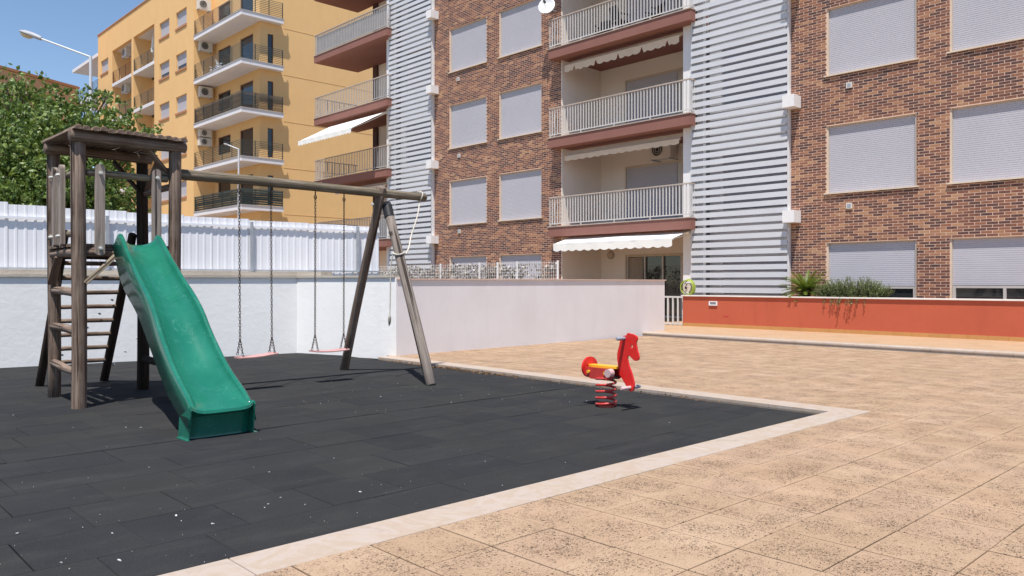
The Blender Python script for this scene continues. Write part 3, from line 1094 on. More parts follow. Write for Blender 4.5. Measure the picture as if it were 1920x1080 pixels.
# ------------------------------------------------------------------ awnings
def awning(name, x0, x1, yr, zr, yf, zf, val, mat, label, nscal=16, torn=False):
    a = empty(name, ((x0 + x1) / 2, yr, zr), label, 'awning', 'balcony awnings')
    MB().tube([(x0, yr, zr), (x1, yr, zr)], .05, 14).build('roller', mat, a, 40)
    mb = MB()
    n = nscal * 4
    top = []
    for i in range(n + 1):
        t = i / n
        sag = .015 * math.sin(t * math.pi * 3)
        x = x0 + .03 + (x1 - x0 - .06) * t
        top.append(((x, yr - .03, zr + .045), (x, (yr + yf) / 2, (zr + zf) / 2 + .02 - sag), (x, yf, zf)))
    for i in range(n):
        for j in range(2):
            mb.add([top[i][j], top[i][j + 1], top[i + 1][j + 1], top[i + 1][j]], [(0, 1, 2, 3)])
    mb.build('canvas', mat, a)
    MB().box(x0 + .02, x1 - .02, yf - .03, yf + .02, zf - .04, zf + .006).build('front_bar', M['whitepaint'] if mat is M['canvas'] else mat, a)
    mb = MB()
    vs = []
    for i in range(n + 1):
        t = i / n
        x = x0 + .03 + (x1 - x0 - .06) * t
        s = abs(math.sin(t * math.pi * nscal))
        drop = val * (.82 + .18 * s)
        if torn and i % 13 == 6: drop *= .25
        vs.append((x, drop))
    for i in range(n):
        (xa, da), (xb, db) = vs[i], vs[i + 1]
        y1, y2 = yf - .035 - .008 * math.sin(i * .6), yf - .035 - .008 * math.sin((i + 1) * .6)
        mb.add([(xa, y1, zf - .005), (xa, y1, zf - da), (xb, y2, zf - db), (xb, y2, zf - .005)], [(0, 1, 2, 3)])
    v = mb.build('valance', mat, a)
    sm = v.modifiers.new('thickness', 'SOLIDIFY'); sm.thickness = 0.004
    for xx in (x0 + .15, x1 - .15):
        if yr - yf < .4: break
        MB().tube([(xx, yr - .02, zr - .06), ((xx), (yr + yf) / 2, (zr + zf) / 2 - .06), (xx, yf, zf - .03)], .014, 6).build('arm', M['whitepaint'], a, 50)
    return a


awning('awning', -17.75, -13.1, 19.42, 2.66, 18.62, 2.47, .26, M['canvas'], 'white scalloped awning opened over the ground floor terrace door', 14)
awning('awning', -18.0, -13.42, 19.62, 5.55, 19.42, 5.40, .17, M['creamcanvas'], 'cream awning rolled in above the middle balcony with air conditioner', 14)
awning('awning', -18.0, -13.42, 19.62, 8.50, 19.42, 8.40, .24, M['creamcanvas'], 'cream awning with torn valance, topmost of the right balconies', 16, True)
awning('awning', -32.6, -28.15, 19.3, 8.42, 17.62, 7.56, .22, M['canvas'], 'white awning fully opened from the corner balcony, beside the yellow wall', 18)
awning('awning', -32.4, -28.3, 19.6, 5.5, 19.4, 5.40, .12, M['creamcanvas'], 'cream rolled awning below the corner balcony, above the swing beam', 12)

# ------------------------------------------------------------------ air conditioners
def aircon(c, w, d, h, face, label, parent_wall=None, group='air conditioners on the facades'):
    """c = centre, face 'y' (front towards -Y) or 'x' (front towards +X)"""
    a = empty('air_conditioner', (c[0], c[1], c[2] - h / 2), label, 'air conditioner', group)
    if face == 'y': P = lambda u, v, z: (c[0] + u, c[1] + v, c[2] + z)
    else: P = lambda u, v, z: (c[0] - v, c[1] + u, c[2] + z)

    def bx(mb, u0, u1, v0, v1, z0, z1):
        p, q = P(u0, v0, z0), P(u1, v1, z1)
        mb.box(min(p[0], q[0]), max(p[0], q[0]), min(p[1], q[1]), max(p[1], q[1]), p[2], q[2])
    mb = MB(); bx(mb, -w / 2, w / 2, -d / 2, d / 2, -h / 2, h / 2); mb.build('casing', M['acwhite'], a)
    r = h * .36
    ring = [P(-w * .12 + r * math.cos(t), -d / 2 - .012, r * math.sin(t)) for t in [k * math.pi / 10 for k in range(20)]]
    mb = MB(); mb.add(ring + [P(-w * .12, -d / 2 - .004, 0)], [(k, (k + 1) % 20, 20) for k in range(20)])
    mb.build('fan_opening', M['black'], a)
    mb = MB()
    for q in (1, .68, .36):
        mb.tube([P(-w * .12 + r * q * math.cos(t), -d / 2 - .02, r * q * math.sin(t)) for t in [k * math.pi / 8 for k in range(16)]], .008, 5, closed=True)
    mb.build('fan_guard', M['acwhite'], a)
    mb = MB(); bx(mb, -w / 2 + .05, -w / 2 + .09, -d / 2, d / 2 + .14, -h / 2 - .04, -h / 2 - .002); bx(mb, w / 2 - .09, w / 2 - .05, -d / 2, d / 2 + .14, -h / 2 - .04, -h / 2 - .002)
    mb.build('bracket', M['galv'], a)
    return a


aircon((-15.32, YB - .32, 5.5), .82, .32, .58, 'y', 'air conditioner on the back wall of the middle brick balcony')
# extractor on the ground floor wall
ex = empty('wall_vent', (-17.72, YB, 2.0), 'small round vent on the wall left of the terrace door', 'vent')
MB().tube([(-17.72, YB - .06, 2.17), (-17.72, YB - .002, 2.17)], .14, 20).build('grille', M['railtop'], ex, 40)
MB().tube([(-17.72, YB - .075, 2.17), (-17.72, YB - .061, 2.17)], .1, 20).build('rim', M['beigeframe'], ex, 40)

# satellite dish
sd = empty('satellite_dish', (-18.75, FY, 10.3), 'white satellite dish on the brick wall beside the top balcony', 'satellite dish')
cdish = onY(1026, 13, FY - .45)
nrm = Vector((.5, -1, .28)).normalized()
u_, w_, _ = basis(nrm)
mb = MB(); vs = []; rings = 6; seg = 28
for i in range(rings + 1):
    r = .29 * i / rings
    for k in range(seg):
        a = 2 * math.pi * k / seg
        vs.append(cdish + (u_ * math.cos(a) + w_ * math.sin(a)) * r + nrm * (.9 * r * r))
fs = []
for i in range(rings):
    for k in range(seg):
        fs.append((i * seg + k, i * seg + (k + 1) % seg, (i + 1) * seg + (k + 1) % seg, (i + 1) * seg + k))
mb.add(vs, fs)
o = mb.build('reflector', M['whitepaint'], sd, 60)
sm = o.modifiers.new('thickness', 'SOLIDIFY'); sm.thickness = 0.008
low = cdish - Vector((0, 0, .28))
foc = cdish + nrm * .33
MB().tube([low, low + (foc - low) * .55 + Vector((0, 0, -.04)), foc], .009, 6).build('arm', M['galv'], sd, 50)
MB().tube([foc - nrm * .06, foc + nrm * .04], .045, 8).build('receiver', M['black'], sd, 50)
MB().tube([(cdish.x, FY - .01, cdish.z - .05), (cdish.x, FY - .3, cdish.z - .05), cdish - nrm * .01], .02, 8).build('bracket', M['galv'], sd, 50)

# things kept on the upper balcony
def chair(loc, rz, mat, label, group, s=1.0):
    c = empty('balcony_chair', loc, label, 'chair', group)
    c.rotation_euler.z = rz

    def pt(mb, nm): 
        me = mb.mesh(nm, mat); o = bpy.data.objects.new(nm, me); o.parent = c; col.objects.link(o)
    pt(MB().box(-.22, .22, -.22, .22, .42, .455), 'seat')
    pt(MB().obox((0, .245, .7), (.21, 0, 0), (0, .014, 0), (0, .05, .2)), 'backrest')
    for a in (-1, 1):
        for b in (-1, 1):
            pt(MB().box(a * .2 - .018, a * .2 + .018, b * .2 - .018, b * .2 + .018, 0, .419 if b < 0 else .46), 'leg')
        pt(MB().box(a * .23 - .02, a * .23 + .02, -.2, .21, .63, .66), 'armrest')
    return c


GC = 'dark chairs on the top brick balcony'
for i, (xx, yy, rz, lab) in enumerate(((-16.9, 20.1, .3, 'dark chair on the top brick balcony, leftmost of three'), (-15.9, 19.75, 2.9, 'dark chair on the top brick balcony, middle of three'), (-14.9, 20.1, -.4, 'dark chair on the top brick balcony, rightmost of three'))):
    chair((xx, yy, SLABS[2]), rz, M['black'], lab, GC)

# ================================================================== WIRE FENCE WITH LEAF SCREEN ON THE TERRACE EDGE
wf = empty('wire_fence', (-22, RY, TZ), 'white wire mesh fence in front of the ground floor brick windows', 'fence')
for u in (701, 826, 899, 933, 970, 1046):
    p = onY(u, 505, RY)
    MB().box(p.x - .022, p.x + .022, RY - .022, RY + .022, TZ, 1.90).build('post', M['whitepaint'], wf)
mb = MB()
xa, xb = -29.5, onY(1048, 500, RY).x
z = .55
while z < 1.9:
    mb.box(xa, xb, RY - .003, RY + .003, z - .003, z + .003); z += .1
x = xa
while x < xb:
    mb.box(x - .003, x + .003, RY - .0092, RY - .0032, .5, 1.88); x += .1
mb.build('wire_mesh', M['whitepaint'], wf)


def leafcloud(mb, pts, size, rnd, flat=0.0):
    for p in pts:
        d = Vector((rnd.gauss(0, 1), rnd.gauss(0, 1), rnd.gauss(0, 1) * (1 - flat) + flat * .5)).normalized()
        u, w, _ = basis(d)
        a = rnd.uniform(0, 6.28)
        u, w = u * math.cos(a) + w * math.sin(a), w * math.cos(a) - u * math.sin(a)
        s = size * rnd.uniform(.65, 1.3)
        p = Vector(p)
        tip = p + u * s
        mid = p + u * s * .45
        b = [p, mid + w * s * .33 - d * s * .06, tip - d * s * .1, mid - w * s * .33 - d * s * .06, mid + d * s * .05]
        mb.add(b, [(0, 1, 4), (1, 2, 4), (2, 3, 4), (3, 0, 4)])


rl = random.Random(3)
pts = []
xe = onY(975, 500, RY).x
while len(pts) < 5200:
    x = rl.uniform(-29.4, xb - .1)
    if x > xe and rl.random() < .72: continue
    zt = 1.78 + .08 * math.sin(x * 1.7) + .05 * math.sin(x * 5.1)
    pts.append((x, RY + rl.uniform(.05, .3), rl.uniform(.9, zt)))
mb = MB(); leafcloud(mb, pts, .11, rl)
tag(mb.build('leaf_hedge', M['screen']), 'dry grey leaf screen woven behind the white wire fence', 'hedge')

# ================================================================== YELLOW APARTMENT BLOCK
YF = 21.2
yb_ = empty('yellow_building', (-60, YF, -.14), 'yellow rendered apartment block with white corner balconies and small grey windows', 'building')
YX = -46.67                     # wall facing the camera's right
YR = 22.6                       # recessed wall behind the corner balconies
ROOF = 22.4
LV = [2.97 + 2.95 * k for k in range(6)]        # balcony floor levels 2.97 ... 17.72
holes = []
wcols = [(-73.4, -71.45), (-59.75, -57.85), (-56.6, -54.7)]
wnd = []
for k in range(6):
    z1 = 20.05 - 2.95 * k
    for (a, b) in wcols:
        wnd.append((a, b, z1 - 1.13, z1))
logg = []
for k in range(6):
    z0 = 17.6 - 2.95 * k
    logg.append((-70.4, -65.75, z0, z0 + 2.72))
    logg.append((-65.3, -60.8, z0, z0 + 2.72))
MB().wall((-74.2, -53.48), (-.2, ROOF), wnd + logg, PXZ, YF, YF + .3).build('front_wall', M['yellow'], yb_, fix=True)
MB().box(-74.2, -73.9, YF + .301, YR + .3, -.2, ROOF).build('return_wall', M['yellow'], yb_)
MB().box(-53.78, -53.48, YF + .301, YR + .0, -.2, ROOF).build('return_wall', M['yellow'], yb_)
rdoor = []
for k in range(6):
    f0 = LV[5] - 2.95 * k
    rdoor += [(-52.85, -50.9, f0 + .95, f0 + 2.15), (-49.45, -47.6, f0 + .02, f0 + 2.15)]
rdoor = [h for h in rdoor]
MB().wall((-53.47, YX), (-.2, ROOF + .8), rdoor, PXZ, YR, YR + .3).build('recessed_wall', M['yellow'], yb_, fix=True)
nw = []
for k in range(6):
    f0 = LV[5] - 2.95 * k
    nw.append((23.12, 23.5, f0 - .95 + .0 - 0 + (-1.8 + 1.8), f0 - .95 + 0))
nw = [(23.12, 23.5, LV[5] - 2.95 * k - 2.75, LV[5] - 2.95 * k - .93) for k in range(6)]
nw = [h for h in nw if h[2] > 0]
MB().wall((YR + .301, 48.0), (-.2, ROOF + .8), nw, lambda a, b, d: (d, a, b), YX, YX - .3).build('side_wall', M['yellow'], yb_, fix=True)
for z in [LV[5] - 2.95 * k - .35 for k in range(6)]:                                   # plaster joints at floor levels
    MB().box(YX + .001, YX + .012, 24.2, 48, z - .02, z + .0).build('plaster_joint', M['yellow'], yb_)
MB().box(-73.89, -53.79, YR + .9, 48, -.2, ROOF - .1).build('core', M['yellow'], yb_)
MB().box(-53.78, YX - .31, YR + .31, 48, ROOF - .2, ROOF + .78).build('core', M['yellow'], yb_)
MB().box(-74.3, -53.4, YF - .06, YF + .4, ROOF + .001, ROOF + .08).build('parapet_coping', M['yellowdark'], yb_)
for (a, b, c, d) in wnd:
    w = MB().box(a, a + .06, YF + .1, YF + .2, c, d).box(b - .06, b, YF + .1, YF + .2, c, d).box(a + .061, b - .061, YF + .1, YF + .2, d - .06, d).build('window', M['alu'], yb_)
    MB().box(a - .04, b + .04, YF - .06, YF + .1, c - .14, c - .001).build('sill', M['yellowdark'], w)
    half = abs(d - 17.1) < .01 and a > -60
    zs = c + .35 if half else c
    MB().box(a + .061, b - .061, YF + .17, YF + .18, c, d - .061).build('pane', M['glass'], w)
    shutter(w, a + .061, b - .061, zs, d - .061, YF + .14, M['shutter'], False, .09)
for i, (a, b, c, d) in enumerate(logg):
    l = MB().box(a - .001, b + .001, YR, YR + .2, c - .4, d + .3).build('loggia', M['yellow'], yb_)
    MB().box(a, b, YF - .02, YR - .001, c - .24, c - .002).build('floor_slab', M['slabwhite'], l)
    MB().box(a + .002, b - .002, YF + .301, YR - .001, d + .002, d + .04).build('ceiling', M['slabwhite'], l)
    MB().box(a - .2, a - .001, YF + .301, YR, c, d).build('side_wall', M['yellow'], l)
    MB().box(b + .001, b + .2, YF + .301, YR, c, d).build('side_wall', M['yellow'], l)
    MB().box(a + 1.2, b - 1.0, YR - .03, YR - .001, c, c + 2.1).build('door', M['glass'], l)
    r = MB()
    for q in range(8):
        z = c + .1 + q * .125
        r.box(a, b, YF + .02, YF + .045, z - .012, z + .012)
    for q in range(4):
        xx = a + .03 + q * (b - a - .06) / 3
        r.box(xx - .02, xx + .02, YF + .046, YF + .08, c, c + 1.0)
    r.build('railing', M['greenrail'] if i % 4 != 0 else M['brownscreen'], l)
for (a, b, c, d) in rdoor:
    w = MB().box(a, a + .07, YR + .05, YR + .15, c, d).box(b - .07, b, YR + .05, YR + .15, c, d).box(a + .071, b - .071, YR + .05, YR + .15, d - .07, d).build('balcony_door', M['brownscreen'], yb_)
    MB().box(a + .071, b - .071, YR + .1, YR + .11, c, d - .071).build('pane', M['glass'], w)
for (a, b, c, d) in nw:
    w = MB().box(YX - .15, YX - .05, a, a + .04, c, d).box(YX - .15, YX - .05, b - .04, b, c, d).build('window', M['brownscreen'], yb_)
    MB().box(YX - .11, YX - .1, a + .041, b - .041, c, d).build('pane', M['glass'], w)
# corner balconies
BX1, BY1 = -46.2, 23.96
for k in range(6):
    f0 = LV[k]
    out = [(-53.47, YF), (BX1, YF), (BX1, BY1), (YX + .001, BY1), (YX + .001, YR - .001), (-53.47, YR - .001)]
    s = MB().prism(out, lambda a, b: (a, b, f0 - .26), lambda a, b: (a, b, f0)).build('corner_balcony', M['slabwhite'], yb_, fix=True)
    dk = MB().box(-53.47, BX1 + .03, YF - .03, YF + .05, f0 + .001, f0 + .05).box(BX1 - .05, BX1 + .03, YF + .051, BY1 + .03, f0 + .001, f0 + .05)
    dk.build('edge_trim', M['railgrey'], s)
    r = MB()
    nb = 9
    for q in range(nb):
        z = f0 + .14 + q * .11
        r.box(-53.46, BX1 - .02, YF + .02, YF + .045, z - .011, z + .011)
        r.box(BX1 - .045, BX1 - .02, YF + .046, BY1 - .02, z - .011, z + .011)
    for q in range(6):
        xx = -53.4 + q * (53.4 + BX1 - .06) / 5
        r.box(xx - .02, xx + .02, YF + .046, YF + .08, f0 + .05, f0 + 1.05)
    for q in range(1, 4):
        yy = YF + q * (BY1 - YF - .05) / 3
        r.box(BX1 - .08, BX1 - .046, yy - .02, yy + .02, f0 + .05, f0 + 1.05)
    r.build('railing', M['greenrail'], s)
    if k == 3 or k == 1:
        sc = MB()
        n = 0
        if k == 3:
            for q in range(150):
                xx = -53.42 + q * .047
                if xx > BX1 - .1: break
                for zz in range(11):
                    sc.obox((xx, YF + .09, f0 + .12 + zz * .085), (.03, 0, .034 * (1 if (q + zz) % 2 else -1)), (0, .004, 0), (-.012, 0, .02))
            for q in range(56):
                yy = YF + .1 + q * .047
                for zz in range(11):
                    sc.obox((BX1 - .09, yy, f0 + .12 + zz * .085), (0, .03, .034 * (1 if (q + zz) % 2 else -1)), (.004, 0, 0), (0, -.012, .02))
        else:
            for q in range(7):
                z = f0 + .09 + q * .135
                sc.box(-53.44, BX1 - .1, YF + .085, YF + .1, z, z + .105)
                sc.box(BX1 - .115, BX1 - .1, YF + .1, BY1 - .03, z, z + .105)
        sc.build('privacy_screen', M['reed'] if k == 3 else M['greenrail'], s)
# left corner: eave slab and balcony
for f0, rail in ((21.0, False), (17.72, True), (14.77, True)):
    s = MB().box(-81.9, -74.21, YF, YR + 2.5, f0 - .28, f0).build('corner_balcony', M['slabwhite'], yb_)
    if rail:
        r = MB()
        for q in range(9):
            z = f0 + .14 + q * .11
            r.box(-81.8, -74.22, YF + .02, YF + .045, z - .012, z + .012)
        for q in range(6):
            xx = -81.7 + q * 1.45
            r.box(xx - .02, xx + .02, YF + .046, YF + .08, f0 + .001, f0 + 1.05)
        r.build('railing', M['greenrail'], s)
MB().box(-79.5, -74.21, YR + 2.0, 40, -.2, 20.7).build('wing', M['yellow'], yb_)

for lab, (u0, u1, v0, v1) in {
    'air conditioner on the yellow building, topmost of the right column': (372, 396, -2, 19),
    'air conditioner on the yellow building, second from top of the right column': (375, 399, 76, 97),
    'air conditioner on the yellow building, third from top of the right column': (374, 400, 160, 185),
    'upper one of two stacked air conditioners on the yellow building': (377, 395, 242, 257),
    'lower one of two stacked air conditioners on the yellow building': (377, 395, 258, 274),
}.items():
    p = onX((u0 + u1) / 2, (v0 + v1) / 2, -53.1)
    aircon((-53.28, p.y, p.z), .85, .36, .68 if 'stacked' not in lab else .52, 'x', lab)
for lab, u, v in (('air conditioner in the upper recessed balcony of the yellow building', 233, 98), ('air conditioner in the lower recessed balcony of the yellow building', 232.5, 165)):
    p = onY(u, v, YF + .4)
    a_ = aircon((p.x, YF + .55, p.z), 1.1, .36, .75, 'y', lab)
    MB().box(p.x - .5, p.x - .46, YF + .5, YF + .54, p.z + .376, p.z + .95).box(p.x + .46, p.x + .5, YF + .5, YF + .54, p.z + .376, p.z + .95).build('ceiling_strap', M['galv'], a_)
# folded parasol and white plastic chairs
fp = empty('folded_parasol', (-62.7, YF + .6, 17.6), 'white folded parasol on the upper recessed balcony of the yellow building', 'parasol')
MB().tube([(-62.7, YF + .6, 17.6), (-62.7, YF + .6, 20.2)], .025, 6).build('pole', M['whitepaint'], fp)
MB().tube([(-62.7, YF + .6, 18.7), (-62.7, YF + .6, 18.9), (-62.7, YF + .6, 19.6), (-62.7, YF + .6, 20.15)], [.19, .2, .12, .03], 8).build('canopy', M['canvas'], fp, 60)
MB().tube([(-62.7, YF + .6, 17.6), (-62.7, YF + .6, 17.68)], .22, 12).build('base', M['whitepaint'], fp)
GP = 'white plastic chairs on the yellow building'
for i, (xx, lab) in enumerate(((-51.6, 'white plastic chair on the yellow corner balcony, left one of a pair'), (-50.6, 'white plastic chair on the yellow corner balcony, right one of a pair'))):
    chair((xx, YF + .65, LV[4]), .4 + i * 2, M['whitepaint'], lab, GP)

# ------------------------------------------------------------------ tan building beyond the tree
p1, p2 = atD(-160, 83, 54.2), atD(0, 126, 60.0)
p3 = atD(300, 207, 75.0)
zt = 17.45
tb = empty('tan_building', (p2.x, p2.y, -.14), 'plain tan building whose roof edge shows above the tree', 'building')
a, b = Vector((p1.x, p1.y, 0)), Vector((atD(140, 164, 66.2).x, atD(140, 164, 66.2).y, 0))
d = (b - a).normalized(); n = Vector((-d.y, d.x, 0))
L = (b - a).length + .3
c = a + d * L / 2 + n * 5
MB().obox((c.x, c.y, zt / 2 - .1), d * L / 2, n * 5, (0, 0, zt / 2)).build('wall', M['tanwall'], tb)
MB().obox((c.x, c.y, zt + .02), d * (L / 2 + .1), n * 5.1, (0, 0, .1)).build('roof', M['yellowdark'], tb)
for k in range(5):
    for zz in (4, 7, 10, 13):
        q = a + d * (4 + k * 3.2) - n * .02
        w = MB().obox((q.x, q.y, zz + 1.1), d * .6, n * .02, (0, 0, .6)).build('window', M['glass'], tb)

# ================================================================== STREET LAMPS
def lamp(base, top, head_end, r, label, big):
    l = empty('street_lamp', (base[0], base[1], -.14), label, 'street lamp', 'street lamps behind the fence')
    top = Vector(top); he = Vector(head_end)
    MB().tube([(base[0], base[1], -.14), (base[0], base[1], top.z * .5), (base[0], base[1], top.z)], [r * 1.35, r * 1.1, r * .85], 12).build('pole', M['lamppole'], l, 40)
    MB().tube([top + Vector((0, 0, -.02)), he], r * .55, 10).build('arm', M['lamppole'], l, 40)
    d = (he - top).normalized()
    up = Vector((0, 0, 1)); up = (up - d * up.dot(d)).normalized()
    sd_ = d.cross(up)
    hl = big
    secs = [(0, .055, .06, -.06), (.12, .09, .09, -.07), (.4, .12, .11, -.06), (.75, .13, .1, -.04), (.95, .09, .05, -.03), (1.0, .03, .01, -.02)]
    vs = []; n = 12
    for t, hw, hu, hd in secs:
        for k in range(n):
            a = 2 * math.pi * k / n
            y, z = math.cos(a), math.sin(a)
            vs.append(he + d * (t * hl - .02) + sd_ * hw * hl * 1.1 * y + up * hl * 1.1 * (hu * z if z > 0 else -hd * z))
    fs = [(i * n + k, i * n + (k + 1) % n, (i + 1) * n + (k + 1) % n, (i + 1) * n + k) for i in range(len(secs) - 1) for k in range(n)]
    fs += [tuple(range(n - 1, -1, -1)), tuple((len(secs) - 1) * n + k for k in range(n))]
    MB().add(vs, fs).build('housing', M['lampgrey'], l, 45, True)
    vs = []
    for i in range(5):
        ph = i / 4 * math.pi / 2
        for k in range(n):
            a = 2 * math.pi * k / n
            vs.append(he + d * (hl * (.64 + .3 * math.cos(ph) * math.cos(a))) + sd_ * hl * .12 * math.cos(ph) * math.sin(a) - up * hl * (.04 + .13 * math.sin(ph)))
    fs = [(i * n + k, i * n + (k + 1) % n, (i + 1) * n + (k + 1) % n, (i + 1) * n + k) for i in range(4) for k in range(n)]
    MB().add(vs, fs).build('lens', M['lampglass'], l, 60, True)


t0 = atD(170, 106, 30.0); t1 = atD(77, 72.5, 30.4)
lamp((t0.x, t0.y), t0, t1, .062, 'tall street lamp with long raised arm above the tree', 1.02)
t0 = atD(447.5, 279, 40.0); t1 = atD(428, 272, 40.2)
lamp((t0.x, t0.y), t0, t1, .05, 'small distant street lamp in front of the yellow balconies', .32)

# ================================================================== TREE BEHIND THE FENCE
def tree(base, label, blobs, nleaf, size, seed):
    rn = random.Random(seed)
    t = empty('leafy_tree', base, label, 'tree')
    b = Vector(base)
    mb = MB()
    fork = b + Vector((.1, .05, 1.5))
    mb.tube([b, b + Vector((.05, 0, .7)), fork], [.17, .14, .12], 10)
    for (c, r) in blobs:
        c = Vector(c)
        m1 = fork.lerp(c, .5) + Vector((rn.uniform(-.2, .2), rn.uniform(-.2, .2), rn.uniform(0, .3)))
        mb.tube([fork - Vector((0, 0, .1)), m1, c], [.07, .045, .015], 7)
        for _ in range(5):
            e = c + Vector((rn.gauss(0, 1), rn.gauss(0, 1), rn.gauss(0, 1))).normalized() * r * .9
            mb.tube([m1.lerp(c, .6), m1.lerp(e, .7), e], [.018, .012, .005], 5)
    mb.build('trunk', M['bark'], t, 60)
    pts = []
    vol = [r ** 2.3 for c, r in blobs]
    tot = sum(vol)
    for (c, r), v in zip(blobs, vol):
        c = Vector(c)
        # twigs: short runs of leaves clustered near the surface of each clump
        n = int(nleaf * v / tot)
        ntw = max(8, n // 9)
        for _ in range(ntw):
            d = Vector((rn.gauss(0, 1), rn.gauss(0, 1), rn.gauss(0, .85))).normalized()
            rr = r * (rn.random() ** .42) * rn.uniform(.8, 1.12)
            q = c + d * rr
            td = (d + Vector((rn.gauss(0, .5), rn.gauss(0, .5), rn.gauss(0, .4) - .15))).normalized()
            for k in range(9):
                pts.append(q + td * (k * .045) + Vector((rn.gauss(0, .03), rn.gauss(0, .03), rn.gauss(0, .03))))
    mb = MB()
    leafcloud(mb, pts, size, rn, .45)
    mb.build('crown', M['leaf'], t)


blobs = []
for (u, v, dep, r) in ((-60, 235, 17.6, .95), (10, 208, 17.4, .58), (70, 222, 17.2, .6), (130, 225, 17.6, .52), (182, 240, 17.4, .5),
                       (40, 265, 16.6, .8), (110, 275, 16.4, .8), (-30, 300, 16.8, .95), (180, 275, 17.2, .6), (225, 255, 17.6, .45),
                       (20, 345, 16.4, .9), (95, 350, 16.2, .85), (160, 345, 16.6, .7), (215, 300, 17.4, .38), (205, 372, 16.8, .5), (238, 372, 17.0, .36), (262, 262, 17.8, .2), (202, 180, 17.8, .1), (150, 190, 17.8, .2),
                       (-90, 380, 16.6, 1.0), (60, 420, 16.4, .9), (150, 420, 16.6, .8), (276, 250, 17.8, .13), (95, 176, 17.4, .18), (35, 165, 17.5, .18), (10, 160, 17.5, .16)):
    blobs.append((atD(u, v, dep), r))
bt = atD(60, 420, 17.0)
tree((bt.x, bt.y, -.14), 'leafy green tree behind the corrugated fence at the left', blobs, 19000, .125, 5)

# ================================================================== CLIMBING FRAME: TOWER, SLIDE, SWING BEAM
cf = empty('play_tower', (-9.35, 2.85, RZ), 'weathered log play tower with roof, ladder, green slide and swing beam', 'play tower')


def log(name, p0, p1, r0, r1, mat, parent, n=14, segs=6, wob=.006, half=False):
    p0, p1 = Vector(p0), Vector(p1)
    L = (p1 - p0).length
    mb = MB()
    rn = random.Random(hash((round(p0.x, 2), round(p0.z, 2), round(p1.y, 2))) & 0xffff)
    vs = []
    rings = [(0, .86), (.008 / max(L, .1), 1)] + [(i / segs, 1) for i in range(1, segs)] + [(1 - .008 / max(L, .1), 1), (1, .86)]
    ph = [rn.uniform(0, 6.28) for _ in range(4)]
    for t, s in rings:
        r = (r0 + (r1 - r0) * t) * s
        ox, oy = wob * math.sin(t * 4 + ph[0]), wob * math.sin(t * 5 + ph[1])
        for k in range(n):
            a = 2 * math.pi * k / n
            rr = r * (1 + .025 * math.sin(2 * a + ph[2] + t * 2) + .02 * math.sin(3 * a + ph[3]))
            y = rr * math.sin(a)
            if half and y < 0: y *= .12
            vs.append((rr * math.cos(a) + ox, y + oy, t * L))
    N = len(rings)
    fs = [(i * n + k, i * n + (k + 1) % n, (i + 1) * n + (k + 1) % n, (i + 1) * n + k) for i in range(N - 1) for k in range(n)]
    fs += [tuple(range(n - 1, -1, -1)), tuple((N - 1) * n + k for k in range(n))]
    mb.add(vs, fs)
    me = mb.mesh(name, mat, 50)
    d = (p1 - p0).normalized()
    if half:
        up = Vector((0, 0, 1)); up = (up - d * up.dot(d)).normalized()
        xx = up.cross(d)
        q = Matrix((xx, up, d)).transposed().to_quaternion()
    else:
        q = d.to_track_quat('Z', 'Y')
    return link(name, me, parent, p0, q)


def bolt(parent, p, d, r=.021):
    p = Vector(p); d = Vector(d).normalized()
    mb = MB()
    mb.tube([p, p + d * .024], r, 12)
    mb.tube([p + d * .0241, p + d * .034], r * .6, 6)
    mb.build('bolt', M['bolt'], parent, 40)


W = M['wood']
PA, PB, PC, PD = (-9.9, 2.38), (-8.85, 2.35), (-9.9, 3.32), (-8.82, 3.29)
posts = {}
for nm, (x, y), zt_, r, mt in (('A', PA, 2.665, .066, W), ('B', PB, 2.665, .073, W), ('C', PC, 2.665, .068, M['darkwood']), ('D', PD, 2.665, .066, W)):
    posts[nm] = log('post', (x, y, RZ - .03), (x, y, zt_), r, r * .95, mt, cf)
# roof
rf = empty('roof', (-9.35, 2.83, 2.7), None, None)
rf.parent = cf; rf.location = WL[rf] - WL[cf]
log('beam', (-8.80, 2.25, 2.690), (-8.80, 3.40, 2.690), .064, .054, W, rf)
log('beam', (-9.84, 2.27, 2.69), (-9.84, 3.40, 2.69), .060, .056, W, rf)
n = 14
for i in range(n):
    y = 2.305 + i * (3.344 - 2.305) / (n - 1)
    log('roof_slat', (-8.70 + R_.uniform(-.015, .02), y, 2.752 + R_.uniform(-.003, .004)), (-9.93 + R_.uniform(-.03, .02), y + R_.uniform(-.006, .006), 2.757 + R_.uniform(-.003, .004)), .043, .041, W, rf, 12, 3, .003, True)
# knee braces under the roof
for (p0, p1, mt) in (((-9.88, 2.45, 2.35), (-9.9, 2.72, 2.62), W), ((-9.88, 3.25, 2.3), (-9.9, 2.98, 2.62), M['darkwood']), ((-8.9, 3.22, 2.42), (-8.82, 3.0, 2.64), W), ((-9.8, 3.34, 2.3), (-9.5, 3.36, 2.62), W)):
    log('brace', p0, p1, .04, .04, mt, cf, 10, 2, .002, True)
# rails and boards
log('rail', (-8.86, 2.42, 2.335), (-8.86, 3.23, 2.345), .037, .036, M['greywood'], cf)
log('rail', (-9.85, 2.36, 2.335), (-8.9, 2.34, 2.335), .037, .036, M['greywood'], cf)
log('rail', (-9.84, 3.34, 2.28), (-8.87, 3.33, 2.28), .036, .036, W, cf)
log('rail', (-9.85, 2.34, 1.72), (-8.9, 2.34, 1.72), .036, .036, M['greywood'], cf)


